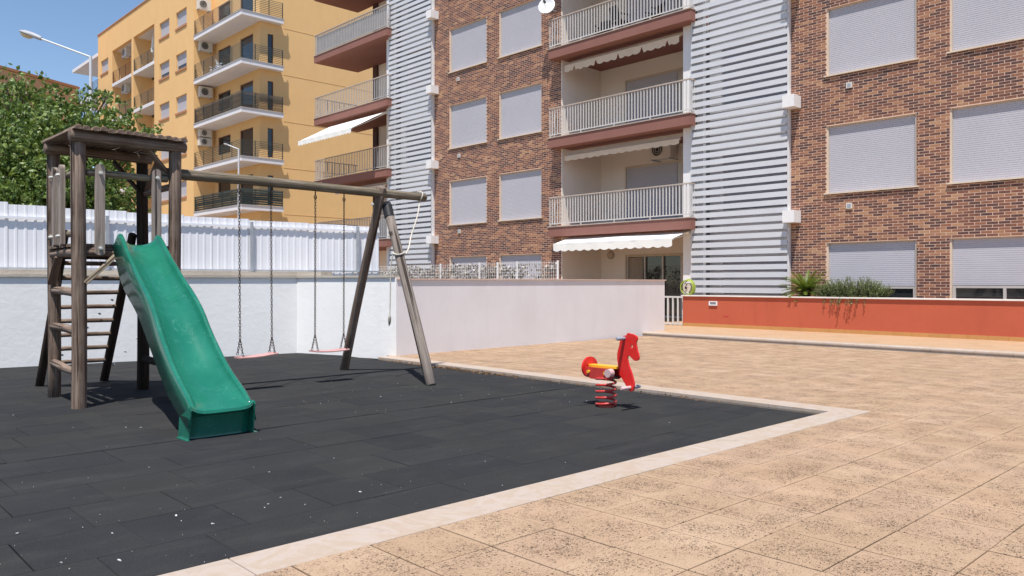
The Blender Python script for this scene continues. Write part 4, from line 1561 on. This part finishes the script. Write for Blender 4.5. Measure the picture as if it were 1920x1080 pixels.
def board(c, axis, w, z0, z1, th, name='board'):
    pts = [(-w / 2, z0 + .02), (-w / 2 + .012, z0 + .004), (-w / 2 + .03, z0), (w / 2 - .03, z0), (w / 2 - .012, z0 + .004), (w / 2, z0 + .02)]
    for k in range(9):
        a = k / 8 * math.pi
        pts.append((w / 2 * math.cos(a), z1 - w / 2 + w / 2 * math.sin(a)))
    mb = MB()
    if axis == 'y':
        mb.prism(pts, lambda a, b: (c[0] - th / 2, c[1] + a, b), lambda a, b: (c[0] + th / 2, c[1] + a, b))
    else:
        mb.prism(pts, lambda a, b: (c[0] + a, c[1] - th / 2, b), lambda a, b: (c[0] + a, c[1] + th / 2, b))
    me = mb.mesh(name, M['paleboard'])
    bm = bmesh.new(); bm.from_mesh(me); bmesh.ops.recalc_face_normals(bm, faces=bm.faces); bm.to_mesh(me); bm.free()
    return link(name, me, cf)


for yy in (2.53, 3.09):
    b = board((-8.797, yy), 'y', .088, 1.50, 2.43, .045)
    bolt(b, (-8.774, yy, 2.335), (1, 0, 0), .018); bolt(b, (-8.774, yy, 1.57), (1, 0, 0), .018)
for xx in (-9.45, -9.18):
    b = board((xx, 2.277), 'x', .085, 1.60, 2.44, .045)
    bolt(b, (xx, 2.254, 2.33), (0, -1, 0), .016); bolt(b, (xx, 2.254, 1.70), (0, -1, 0), .016)
# platform
pf = empty('platform', (-9.35, 2.83, 1.5), None, None)
pf.parent = cf; pf.location = WL[pf] - WL[cf]
log('beam', (-8.88, 2.40, 1.535), (-8.88, 3.24, 1.535), .05, .05, W, pf)
log('beam', (-9.86, 2.42, 1.53), (-9.86, 3.26, 1.53), .05, .05, M['darkwood'], pf)
log('beam', (-9.84, 2.36, 1.53), (-8.91, 2.36, 1.53), .05, .05, W, pf)
log('beam', (-9.84, 3.31, 1.53), (-8.9, 3.31, 1.53), .05, .05, W, pf)
for k in range(10):
    x0 = -9.86 + k * .099
    MB().box(x0 + .004, x0 + .095, 2.31, 3.37, 1.588, 1.618).build('plank', W, pf)
# side rungs, braces
for z in (1.124, .729, .317):
    log('rung', (-9.86, 2.37, z + .012), (-8.9, 2.36, z - .01), .045, .042, W, cf)
for z in (1.12, .32):
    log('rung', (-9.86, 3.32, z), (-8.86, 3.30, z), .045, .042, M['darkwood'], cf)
log('brace', (-8.80, 2.40, 1.2), (-8.80, 2.70, 1.49), .042, .042, M['greywood'], cf, 10, 2, .002, True)
log('brace', (-9.83, 2.34, 1.2), (-9.55, 2.34, 1.49), .042, .042, W, cf, 10, 2, .002, True)
for z in (2.335, 1.77, 1.53, 1.08, .71, .26):
    bolt(posts['B'], (-8.785, 2.345, z), (1, -.12, 0), .026)
for z in (2.42, 2.30, 1.73, 1.53):
    bolt(posts['D'], (-8.762, 3.28, z), (1, -.15, 0), .026)
for z in (1.70, 1.53):
    bolt(posts['A'], (-9.9, 2.316, z), (0, -1, 0), .017)
# ladder
ld = empty('ladder', (-10.5, 2.87, RZ), None, None)
ld.parent = cf; ld.location = WL[ld] - WL[cf]
for yy in (2.51, 3.24):
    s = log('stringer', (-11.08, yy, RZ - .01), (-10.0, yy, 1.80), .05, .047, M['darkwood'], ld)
    for k in range(7):
        t = .12 + k * .105
        bolt(s, (-11.08 + 1.08 * t - .046, yy, RZ + 1.85 * t + .02), (-1, 0, .55), .012)
for k in range(8):
    t = .155 + k * .093
    x, z = -11.08 + 1.08 * t, RZ + 1.85 * t
    log('rung', (x, 2.5, z), (x, 3.25, z), .027, .027, W, ld, 10, 3, .002)

# green slide: a trough swept down the wave-shaped bed
def interp(tab, x):
    for (xa, *va), (xb, *vb) in zip(tab[:-1], tab[1:]):
        if xa <= x <= xb:
            t = (x - xa) / (xb - xa)
            return [p + (q - p) * t for p, q in zip(va, vb)]
    return list(tab[-1][1:]) if x > tab[-1][0] else list(tab[0][1:])


# x, bed z, rim z, underside z of the side walls
prof = [(-8.80, 1.625, 1.64, 1.60), (-8.70, 1.62, 1.752, 1.50), (-8.55, 1.535, 1.665, 1.30), (-8.36, 1.40, 1.525, 1.16), (-8.15, 1.245, 1.395, 1.06), (-7.95, 1.11, 1.27, .97), (-7.75, 1.00, 1.165, .86),
        (-7.60, .905, 1.075, .75), (-7.45, .785, .97, .64), (-7.28, .645, .80, .52), (-7.10, .505, .655, .39), (-6.92, .385, .52, .275), (-6.75, .30, .42, .19), (-6.58, .24, .335, .125), (-6.46, .205, .275, .085), (-6.40, .19, .225, .06), (-6.37, .18, .19, .05)]
slo = empty('slide', (-7.5, 2.8, RZ), None, None)
slo.parent = cf; slo.location = WL[slo] - WL[cf]
slo['label'] = 'green plastic wave slide'
N = 70
secs = []
xs = [prof[0][0] + (prof[-1][0] - prof[0][0]) * i / N for i in range(N + 1)]


def smoothed(x):
    acc = [0, 0, 0]
    for k in (-2, -1, 0, 1, 2):
        v = interp(prof, max(prof[0][0], min(prof[-1][0], x + k * .035)))
        acc = [a + b / 5 for a, b in zip(acc, v)]
    return acc


for x in xs:
    bz, rz, uz = smoothed(x)
    t = (x + 8.7) / 2.29
    yc = 2.876 - .106 * t
    hw = (.205 + .052 * t) if t > 0 else .205
    iw = hw - .028
    s = []
    # outside bottom -> outside top -> rim -> inside -> bed -> inside -> rim -> outside
    s.append((-hw - .026, uz)); s.append((-hw, rz - .03)); s.append((-hw + .003, rz - .008)); s.append((-hw + .012, rz)); s.append((-iw + .002, rz - .004)); s.append((-iw + .01, rz - .02))
    for k in range(15):
        a = k / 14
        yy = -iw + .014 + (2 * iw - .028) * a
        e = abs(2 * a - 1)
        s.append((yy, bz - .012 + (rz - bz) * .72 * (e ** 2.3)))
    s.append((iw - .01, rz - .02)); s.append((iw - .002, rz - .004)); s.append((hw - .012, rz)); s.append((hw - .003, rz - .008)); s.append((hw, rz - .03)); s.append((hw + .026, uz))
    secs.append([(x, yc + a, b) for a, b in s])
mb = MB()
n = len(secs[0])
vs = [p for s in secs for p in s]
fs = [(i * n + k, (i + 1) * n + k, (i + 1) * n + k + 1, i * n + k + 1) for i in range(N) for k in range(n - 1)]
mb.add(vs, fs)
o = mb.build('chute', M['slide'], slo, 60, True)
sm = o.modifiers.new('thickness', 'SOLIDIFY'); sm.thickness = 0.006; sm.offset = 0
# end box that stands on the floor
e0, e1 = 2.77 - .262, 2.77 + .262
mb = MB()
pr = [(-6.55, .10), (-6.372, .198), (-6.350, .188), (-6.352, .165), (-6.43, .135), (-6.47, RZ + .012), (-6.465, RZ), (-6.56, RZ), (-6.58, .05)]
ny = 12
vs = []
for j in range(ny + 1):
    a = j / ny
    e = abs(2 * a - 1)
    for (x, z) in pr:
        dz = .035 * (e ** 6) if z > .14 else 0
        vs.append((x + (.012 * (1 - e ** 4) if z < .18 else 0) - .016 * e ** 6, e0 + (e1 - e0) * a, z + dz))
k_ = len(pr)
fs = [(j * k_ + i, j * k_ + (i + 1) % k_, (j + 1) * k_ + (i + 1) % k_, (j + 1) * k_ + i) for j in range(ny) for i in range(k_)]
fs += [tuple(range(k_ - 1, -1, -1)), tuple(ny * k_ + i for i in range(k_))]
MB().add(vs, fs).build('end_foot', M['slide'], slo, 40, True)
for sg, yy in ((-1, e0), (1, e1)):
    MB().prism([(-6.60, .12), (-6.372, .225), (-6.36, .20), (-6.385, .03), (-6.40, RZ), (-6.62, RZ)], lambda a, b: (a, yy + sg * .001, b), lambda a, b: (a, yy + sg * .011, b)).build('end_cheek', M['slide'], slo, 30, True)
    MB().box(-6.60, -6.375, min(yy + sg * .012, yy + sg * .035), max(yy + sg * .012, yy + sg * .035), RZ - .002, RZ + .008).build('foot_flange', M['slide'], slo)

# swing beam with A-frame
log('swing_beam', (-8.96, 3.12, 2.415), (-8.96, 6.80, 2.425), .060, .057, M['greywood'], cf, 16, 10, .008)
log('leg', (-10.10, 6.19, RZ - .01), (-8.93, 6.05, 2.50), .064, .056, M['wood'], cf, 14, 6)
log('leg', (-7.84, 6.04, RZ - .01), (-9.0, 6.17, 2.30), .066, .058, M['paleboard'], cf, 14, 6)
mb = MB().tube([(-9.0 + .25 * 1.16 / 2.35 * 0 + .02, 6.168, 2.26), (-8.91, 6.16, 2.10)], .068, 14)
mb.build('sleeve', M['black'], cf, 40)
bolt(cf, (-8.96 - .15, 6.02, 2.28), (1, -.6, 0), .02)

# ------------------------------------------------------------------ swings
def chainpts(p0, p1, pitch):
    L = (p1 - p0).length
    return int(L / pitch)


def chain(mb, p0, p1, pitch=.036):
    p0, p1 = Vector(p0), Vector(p1)
    n = max(2, int(round((p1 - p0).length / pitch)))
    d = (p1 - p0).normalized()
    u, w, _ = basis(d)
    L = (p1 - p0).length / n
    for i in range(n):
        c = p0 + d * L * (i + .5)
        s = u if i % 2 else w
        pts = []
        for k in range(10):
            a = 2 * math.pi * k / 10
            ca, sa = math.cos(a), math.sin(a)
            pts.append(c + s * .0115 * ca + d * (L * .68) * sa)
        mb.tube(pts, .0037, 5, closed=True)


BXs = -8.96
GS = 'swings hanging from the log beam'
for (ya, yb2, lab, sway) in ((4.082, 4.48, 'red swing seat on chains nearest the slide', .03), (5.077, 5.49, 'red swing seat on chains nearest the A-frame legs', -.01)):
    zb = 2.355
    sz = .362
    sw = empty('swing', (BXs, (ya + yb2) / 2, zb), lab, 'swing', GS)
    for yy in (ya, yb2):
        mb = MB()
        split = Vector((BXs + sway * .85, yy, sz + .20))
        chain(mb, (BXs, yy, zb - .06), split)
        for dx in (-.075, .075):
            chain(mb, split, (BXs + sway + dx, yy, sz + .012))
        mb.build('chain', M['chain'], sw)
        mb = MB()
        mb.tube([(BXs, yy, zb + .01), (BXs, yy, zb - .045)], .009, 6)
        mb.tube([(BXs, yy + .018 * math.cos(a), zb - .062 + .022 * math.sin(a)) for a in [k * math.pi / 6 for k in range(12)]], .006, 5, closed=True)
        mb.build('hook', M['chain'], sw)
    y0, y1 = ya - .035, yb2 + .035
    mb = MB()
    secp = [(-.09, -.006), (-.08, -.010), (.08, -.010), (.09, -.006), (.09, .004), (.08, .008), (-.08, .008), (-.09, .004)]
    vs = []
    for i in range(7):
        t = i / 6
        for (a, b) in secp:
            vs.append((BXs + sway + a, y0 + (y1 - y0) * t, sz + b - .012 * math.sin(t * math.pi) + (.014 if lab.endswith('slide') else 0) * (t - .5) * 2))
    m_ = len(secp)
    fs = [(i * m_ + k, i * m_ + (k + 1) % m_, (i + 1) * m_ + (k + 1) % m_, (i + 1) * m_ + k) for i in range(6) for k in range(m_)] + [tuple(range(m_ - 1, -1, -1)), tuple(6 * m_ + k for k in range(m_))]
    MB().add(vs, fs).build('seat', M['seat_red'], sw, 40, True)

# rope hanging from the beam end and knotted to the leg
rp = empty('climbing_rope', (-8.96, 6.70, 2.37), 'frayed white rope tied from the beam end to the pale A-frame leg', 'rope')
top = Vector((-8.96, 6.70, 2.372))
k1 = onY(752, 478, 6.22)


def legp(z):
    t = (z - RZ) / (2.30 - RZ)
    return Vector((-7.84 - 1.16 * t, 6.04 + .13 * t, z))


kz = 1.60
kn = legp(kz)
mb = MB()
pts = []
for i in range(15):
    t = i / 14
    p = top.lerp(kn + Vector((.04, .075, .0)), t)
    p += Vector((.02 * math.sin(t * 9), 0, -.10 * math.sin(t * math.pi)))
    pts.append(p)
mb.tube(pts, .0095, 7)
mb.tube([top + Vector((0, 0, .055)) + Vector((.064 * math.cos(a), .01 * math.sin(2 * a), .064 * math.sin(a))) for a in [k * math.pi / 9 for k in range(18)]], .0095, 6, closed=True)
mb.tube([kn + Vector((.075 * math.cos(a), .075 * math.sin(a), .015 * math.sin(a * 2))) for a in [k * math.pi / 8 for k in range(16)]], .011, 6, closed=True)
mb.build('rope', M['rope'], rp, 60)
dp = kn + Vector((-.02, -.085, -.02))
mb = MB()
pts = [dp, dp + Vector((-.02, -.015, -.12)), dp + Vector((-.035, -.01, -.35)), dp + Vector((-.04, -.012, -.62)), dp + Vector((-.045, -.014, -.80))]
mb.tube(pts, .0085, 7)
mb.build('loose_end', M['rope'], rp, 60)
mb = MB()
e = pts[-1]
mb.tube([e, e + Vector((-.005, 0, -.04)), e + Vector((-.02, .01, -.09)), e + Vector((-.03, .01, -.13))], [.016, .022, .018, .006], 8)
mb.build('frayed_knot', M['coping'], rp, 60)

# ================================================================== SPRING HORSE
sh = empty('spring_rider', (-5.262, 6.3, RZ), 'red horse spring rider with yellow seat on the black rubber floor', 'spring rider')
HY = 6.3
outl = [(-5.077, 0.627), (-5.060, .668), (-5.035, 0.686), (-5.005, .694), (-4.990, 0.698), (-4.985, .714), (-4.970, 0.719), (-4.941, 0.713), (-4.91, .709), (-4.883, 0.700), (-4.863, .688), (-4.855, 0.668), (-4.860, 0.650), (-4.872, 0.632), (-4.868, 0.60), (-4.858, 0.555), (-4.842, 0.515), (-4.835, 0.483), (-4.842, .462), (-4.858, 0.450), (-4.888, 0.447), (-4.91, .457), (-4.93, .474), (-4.950, 0.490), (-4.966, .493), (-4.977, 0.484), (-4.980, 0.462), (-4.964, 0.40), (-4.929, 0.328), (-4.906, 0.262), (-4.896, .225), (-4.894, 0.195), (-4.905, 0.160), (-4.922, .142), (-4.941, 0.137), (-4.958, .146), (-4.966, 0.160), (-4.999, 0.195), (-5.035, .240), (-5.062, 0.275), (-5.085, .30), (-5.096, 0.335), (-5.101, 0.399), (-5.110, 0.445), (-5.110, 0.502), (-5.100, .545), (-5.086, 0.580), (-5.080, .602)]
th = .021
ex0, ez0, er = -4.926, .586, .013
# panel with a real eye hole: bridge the outline to the hole
hole = [(ex0 + er * math.cos(a), ez0 + er * 1.4 * math.sin(a)) for a in [math.pi - k * 2 * math.pi / 10 for k in range(10)]]
mb = MB()
bm = bmesh.new()
ov = [bm.verts.new((x, HY - th / 2, z)) for x, z in outl]
hv = [bm.verts.new((x, HY - th / 2, z)) for x, z in hole]
eds = [bm.edges.new((ov[i], ov[(i + 1) % len(ov)])) for i in range(len(ov))] + [bm.edges.new((hv[i], hv[(i + 1) % len(hv)])) for i in range(len(hv))]
bmesh.ops.triangle_fill(bm, use_beauty=True, use_dissolve=False, edges=eds)
ret = bmesh.ops.extrude_face_region(bm, geom=list(bm.faces))
bmesh.ops.translate(bm, vec=(0, th, 0), verts=[g for g in ret['geom'] if isinstance(g, bmesh.types.BMVert)])
bmesh.ops.recalc_face_normals(bm, faces=bm.faces)
me = bpy.data.meshes.new('horse_panel'); bm.to_mesh(me); bm.free()
me.materials.append(M['red'])
hp = link('horse_panel', me, sh)
bv = hp.modifiers.new('edge', 'BEVEL'); bv.width = .003; bv.segments = 2; bv.limit_method = 'ANGLE'; bv.angle_limit = math.radians(50)
# mane shadow groove is cast by the handle
MB().tube([(-5.015, HY - .13, .664), (-5.015, HY - .12, .664), (-5.015, HY - .045, .664), (-5.015, HY - .011, .664)], [.014, .019, .019, .017], 12).build('handle', M['grip'], sh, 40)
MB().tube([(-5.015, HY + .011, .664), (-5.015, HY + .045, .664), (-5.015, HY + .12, .664), (-5.015, HY + .13, .664)], [.017, .019, .019, .014], 12).build('handle', M['grip'], sh, 40)
MB().tube([(-4.945, HY - .15, .178), (-4.945, HY - .14, .178), (-4.945, HY - .011, .178)], [.014, .018, .018], 12).build('footrest', M['pinkcap'], sh, 40)
MB().tube([(-4.945, HY + .011, .178), (-4.945, HY + .14, .178), (-4.945, HY + .15, .178)], [.018, .018, .014], 12).build('footrest', M['grip'], sh, 40)
# seat, back disc, bracket and side rolls
so = []
for k in range(24):
    a = 2 * math.pi * k / 24
    ca, sa = math.cos(a), math.sin(a)
    so.append((-5.285 + .19 * math.copysign(abs(ca) ** .55, ca), HY + (.066 if ca < .2 else .06) * math.copysign(abs(sa) ** .55, sa)))
MB().prism(so, lambda a, b: (a, b, .352), lambda a, b: (a, b, .374)).build('seat', M['yellow_seat'], sh, 40, True)
do = [(HY + .12 * math.cos(a), .342 + .108 * math.sin(a)) for a in [k * 2 * math.pi / 28 for k in range(28)]]
MB().prism(do, lambda a, b: (-5.492, a, b), lambda a, b: (-5.472, a, b)).build('backrest', M['red'], sh, 40, True)
bx_ = MB()
bx_.prism([(-5.471, .351), (-5.471, .27), (-5.40, .235), (-5.16, .235), (-5.105, .27), (-5.105, .351)], lambda a, b: (a, HY - .085, b), lambda a, b: (a, HY - .065, b))
bx_.prism([(-5.471, .351), (-5.471, .27), (-5.40, .235), (-5.16, .235), (-5.105, .27), (-5.105, .351)], lambda a, b: (a, HY + .065, b), lambda a, b: (a, HY + .085, b))
bx_.build('side_plate', M['redspring'], sh, 30, True)
MB().box(-5.40, -5.15, HY - .064, HY + .064, .242, .268).build('spring_plate', M['black'], sh)
for sgn in (-1, 1):
    y0, y1 = sorted((HY + sgn * .0865, HY + sgn * .15))
    MB().tube([(-5.12, y0, .315), (-5.12, y1, .315)], .042, 16).build('knee_roll', M['pinkcap'] if sgn < 0 else M['grip'], sh, 40)
    for xx in (-5.42, -5.2):
        MB().tube([(xx, HY + sgn * .0855, .305), (xx, HY + sgn * .103, .305)], .017, 10).build('cap', M['yellow_seat'], sh, 40)
pts = []
turns = 5.2
for i in range(int(turns * 22) + 1):
    t = i / (turns * 22)
    a = t * turns * 2 * math.pi + .8
    r = .100
    zt = t
    if t < .1: zz = RZ + .014 + t * .12
    elif t > .9: zz = RZ + .014 + .012 + (.8) * .335 * 1.0 + (t - .9) * .12
    else: zz = RZ + .014 + .012 + (t - .1) * .335
    pts.append((-5.262 + r * math.cos(a), HY + r * math.sin(a), zz))
MB().tube(pts, .0125, 8).build('spring', M['redspring'], sh, 60)
MB().tube([(-5.262, HY, RZ - .004), (-5.262, HY, RZ + .005)], .085, 24).build('base_plate', M['redspring'], sh, 40)

# ================================================================== PLANTS BEHIND THE RED WALL
cy = empty('cycad', (-9.08, 18.34, TZ), 'spiky green sago palm behind the red wall', 'plant')
MB().tube([(-9.08, 18.34, TZ - .02), (-9.08, 18.34, .5), (-9.08, 18.34, 1.0)], [.13, .12, .09], 10).build('trunk', M['bark'], cy, 50)
rn = random.Random(21)
mb = MB()
for k in range(64):
    a = k * 2.39996
    el = math.radians(-4 + 64 * (k / 64) ** 1.1 + rn.uniform(-6, 6))
    Lf = rn.uniform(.58, .70)
    d0 = Vector((math.cos(a) * math.cos(el), math.sin(a) * math.cos(el), math.sin(el)))
    p = Vector((-9.08, 18.34, 1.0)); pr_ = []
    d = d0.copy()
    for s in range(9):
        pr_.append(p.copy())
        p = p + d * (Lf / 8)
        d = (d + Vector((0, 0, -.075))).normalized()
    for s in range(8):
        a0, b0 = pr_[s], pr_[s + 1]
        dd = (b0 - a0).normalized()
        sd_ = dd.cross(Vector((0, 0, 1)))
        if sd_.length < .05: sd_ = Vector((1, 0, 0))
        sd_.normalize(); up = sd_.cross(dd)
        mb.add([a0 - sd_ * .005, b0 - sd_ * .004, b0 + sd_ * .004, a0 + sd_ * .005], [(0, 1, 2, 3)])
        if s < 1: continue
        for h in (0, .33, .66):
            q = a0.lerp(b0, h)
            ll = .135 * (1 - .55 * ((s + h) / 8) ** 2) * (.55 + .45 * min(1, (s + h) / 3))
            for sg in (-1, 1):
                tip = q + (sd_ * sg * .8 + dd * .62 + up * .22).normalized() * ll
                mb.add([q - dd * .004, q + dd * .026, tip], [(0, 1, 2)])
mb.build('fronds', M['cycad'], cy)

sb = empty('shrub', (-7.85, 18.05, TZ), 'loose grey green shrub trailing over the red wall', 'shrub')
mb = MB(); st = MB()
rn = random.Random(8)
for k in range(620):
    bx0 = rn.uniform(-8.55, -7.2)
    by0 = rn.uniform(17.98, 18.25)
    e = (bx0 + 7.85) / .62
    hang = rn.random() < .04 and -8.45 < bx0 < -7.45
    if hang:
        p = Vector((bx0, 17.92, .915)); d = Vector((rn.uniform(-.25, .25), -1, .2)).normalized(); L = rn.uniform(.28, .42); g = .27
    else:
        p = Vector((bx0, by0, .80))
        d = Vector((rn.gauss(0, .28) + e * .38, rn.gauss(-.12, .3), 1)).normalized(); L = rn.uniform(.26, .58) * (1 - .3 * e * e); g = .03
    pts = []
    ns = 9
    for s in range(ns):
        pts.append(p.copy()); p = p + d * L / (ns - 1); d = (d + Vector((rn.gauss(0, .05), rn.gauss(0, .05), -g))).normalized()
    st.tube(pts, .0025, 3, caps=False)
    for s in range(2, ns):
        for _ in range(4):
            q = pts[s] + Vector((rn.gauss(0, .008), rn.gauss(0, .008), rn.gauss(0, .008)))
            dd = (pts[s] - pts[s - 1]).normalized() * .8 + Vector((rn.gauss(0, .6), rn.gauss(0, .6), rn.gauss(0, .6)))
            dd.normalize()
            u, w, _ = basis(dd)
            l = rn.uniform(.03, .055)
            if hang: l *= .9
            mb.add([q, q + dd * l * .5 + u * l * .16, q + dd * l, q + dd * l * .5 - u * l * .16], [(0, 1, 2, 3)])
mb.build('leaves', M['shrub'], sb)
st.build('stems', M['bark'], sb)
MB().box(-8.6, -7.1, 17.96, 18.4, TZ - .003, .82).build('soil_bed', M['earth'], sb)

# ================================================================== LITTER ON THE RUBBER FLOOR
rn = random.Random(14)
mb = MB()


def gpt(u, v):
    d = ray(u, v); t = (RZ - CAMZ) / d[2]
    return Vector((d[0] * t, d[1] * t, RZ + .006))


spots = [(225, 1052, .022), (330, 968, .022), (340, 978, .01), (398, 983, .014), (264, 802, .014), (210, 1001, .009), (115, 1056, .008), (130, 1068, .007), (505, 886, .009), (676, 923, .016), (601, 757, .012), (714, 744, .012), (808, 729, .012), (1255, 793, .009),
         (526, 934, .006), (496, 953, .007), (503, 946, .006), (572, 947, .006), (626, 860, .006), (187, 966, .006), (32, 1001, .008), (279, 877, .007), (25, 779, .008), (236, 802, .008), (137, 802, .007), (846, 755, .007), (864, 742, .008), (1100, 752, .008), (1068, 754, .007), (1016, 737, .006), (155, 990, .006), (942, 911, .006), (910, 866, .006), (1060, 868, .006)]
for _ in range(42):
    spots.append((rn.uniform(560, 1080), rn.uniform(700, 775), rn.uniform(.003, .006)))
for _ in range(46):
    spots.append((rn.uniform(0, 900), rn.uniform(800, 1060), rn.uniform(.0012, .003)))
for (u, v, s) in spots:
    p = gpt(u, v)
    s *= .5
    if p.x > IX - .05 or p.y > IY - .08: continue
    n = 7
    a0 = rn.uniform(0, 6.28)
    ring = []
    for k in range(n):
        a = 2 * math.pi * k / n
        r = s * rn.uniform(.2, 1.35)
        x, y = r * 1.5 * math.cos(a), r * .75 * math.sin(a)
        ring.append((p.x + x * math.cos(a0) - y * math.sin(a0), p.y + x * math.sin(a0) + y * math.cos(a0), p.z))
    lowr_ = [(x, y, z - .004) for x, y, z in ring]
    mb.add(ring + lowr_, [tuple(range(n))] + [(k, n + k, n + (k + 1) % n, (k + 1) % n) for k in range(n)])
tag(mb.build('litter_flecks', M['fleck']), 'small white flecks and droppings scattered on the rubber floor', 'litter', kind='stuff')

mb = MB()
pts = []
for _ in range(420):
    t = abs(rn.gauss(0, 1.0))
    pts.append((rn.gauss(-8.9, .75), IY - .02 - abs(rn.gauss(0, .045)), RZ + rn.uniform(.006, .02)))
for _ in range(160):
    pts.append((rn.uniform(-10.9, -4.5), IY - .015 - abs(rn.gauss(0, .03)), RZ + rn.uniform(.006, .014)))
leafcloud(mb, pts, .026, rn, .9)
tag(mb.build('dry_leaves', M['litterleaf']), 'dry brown leaves blown against the far marble edge of the rubber floor', 'leaves', kind='stuff')
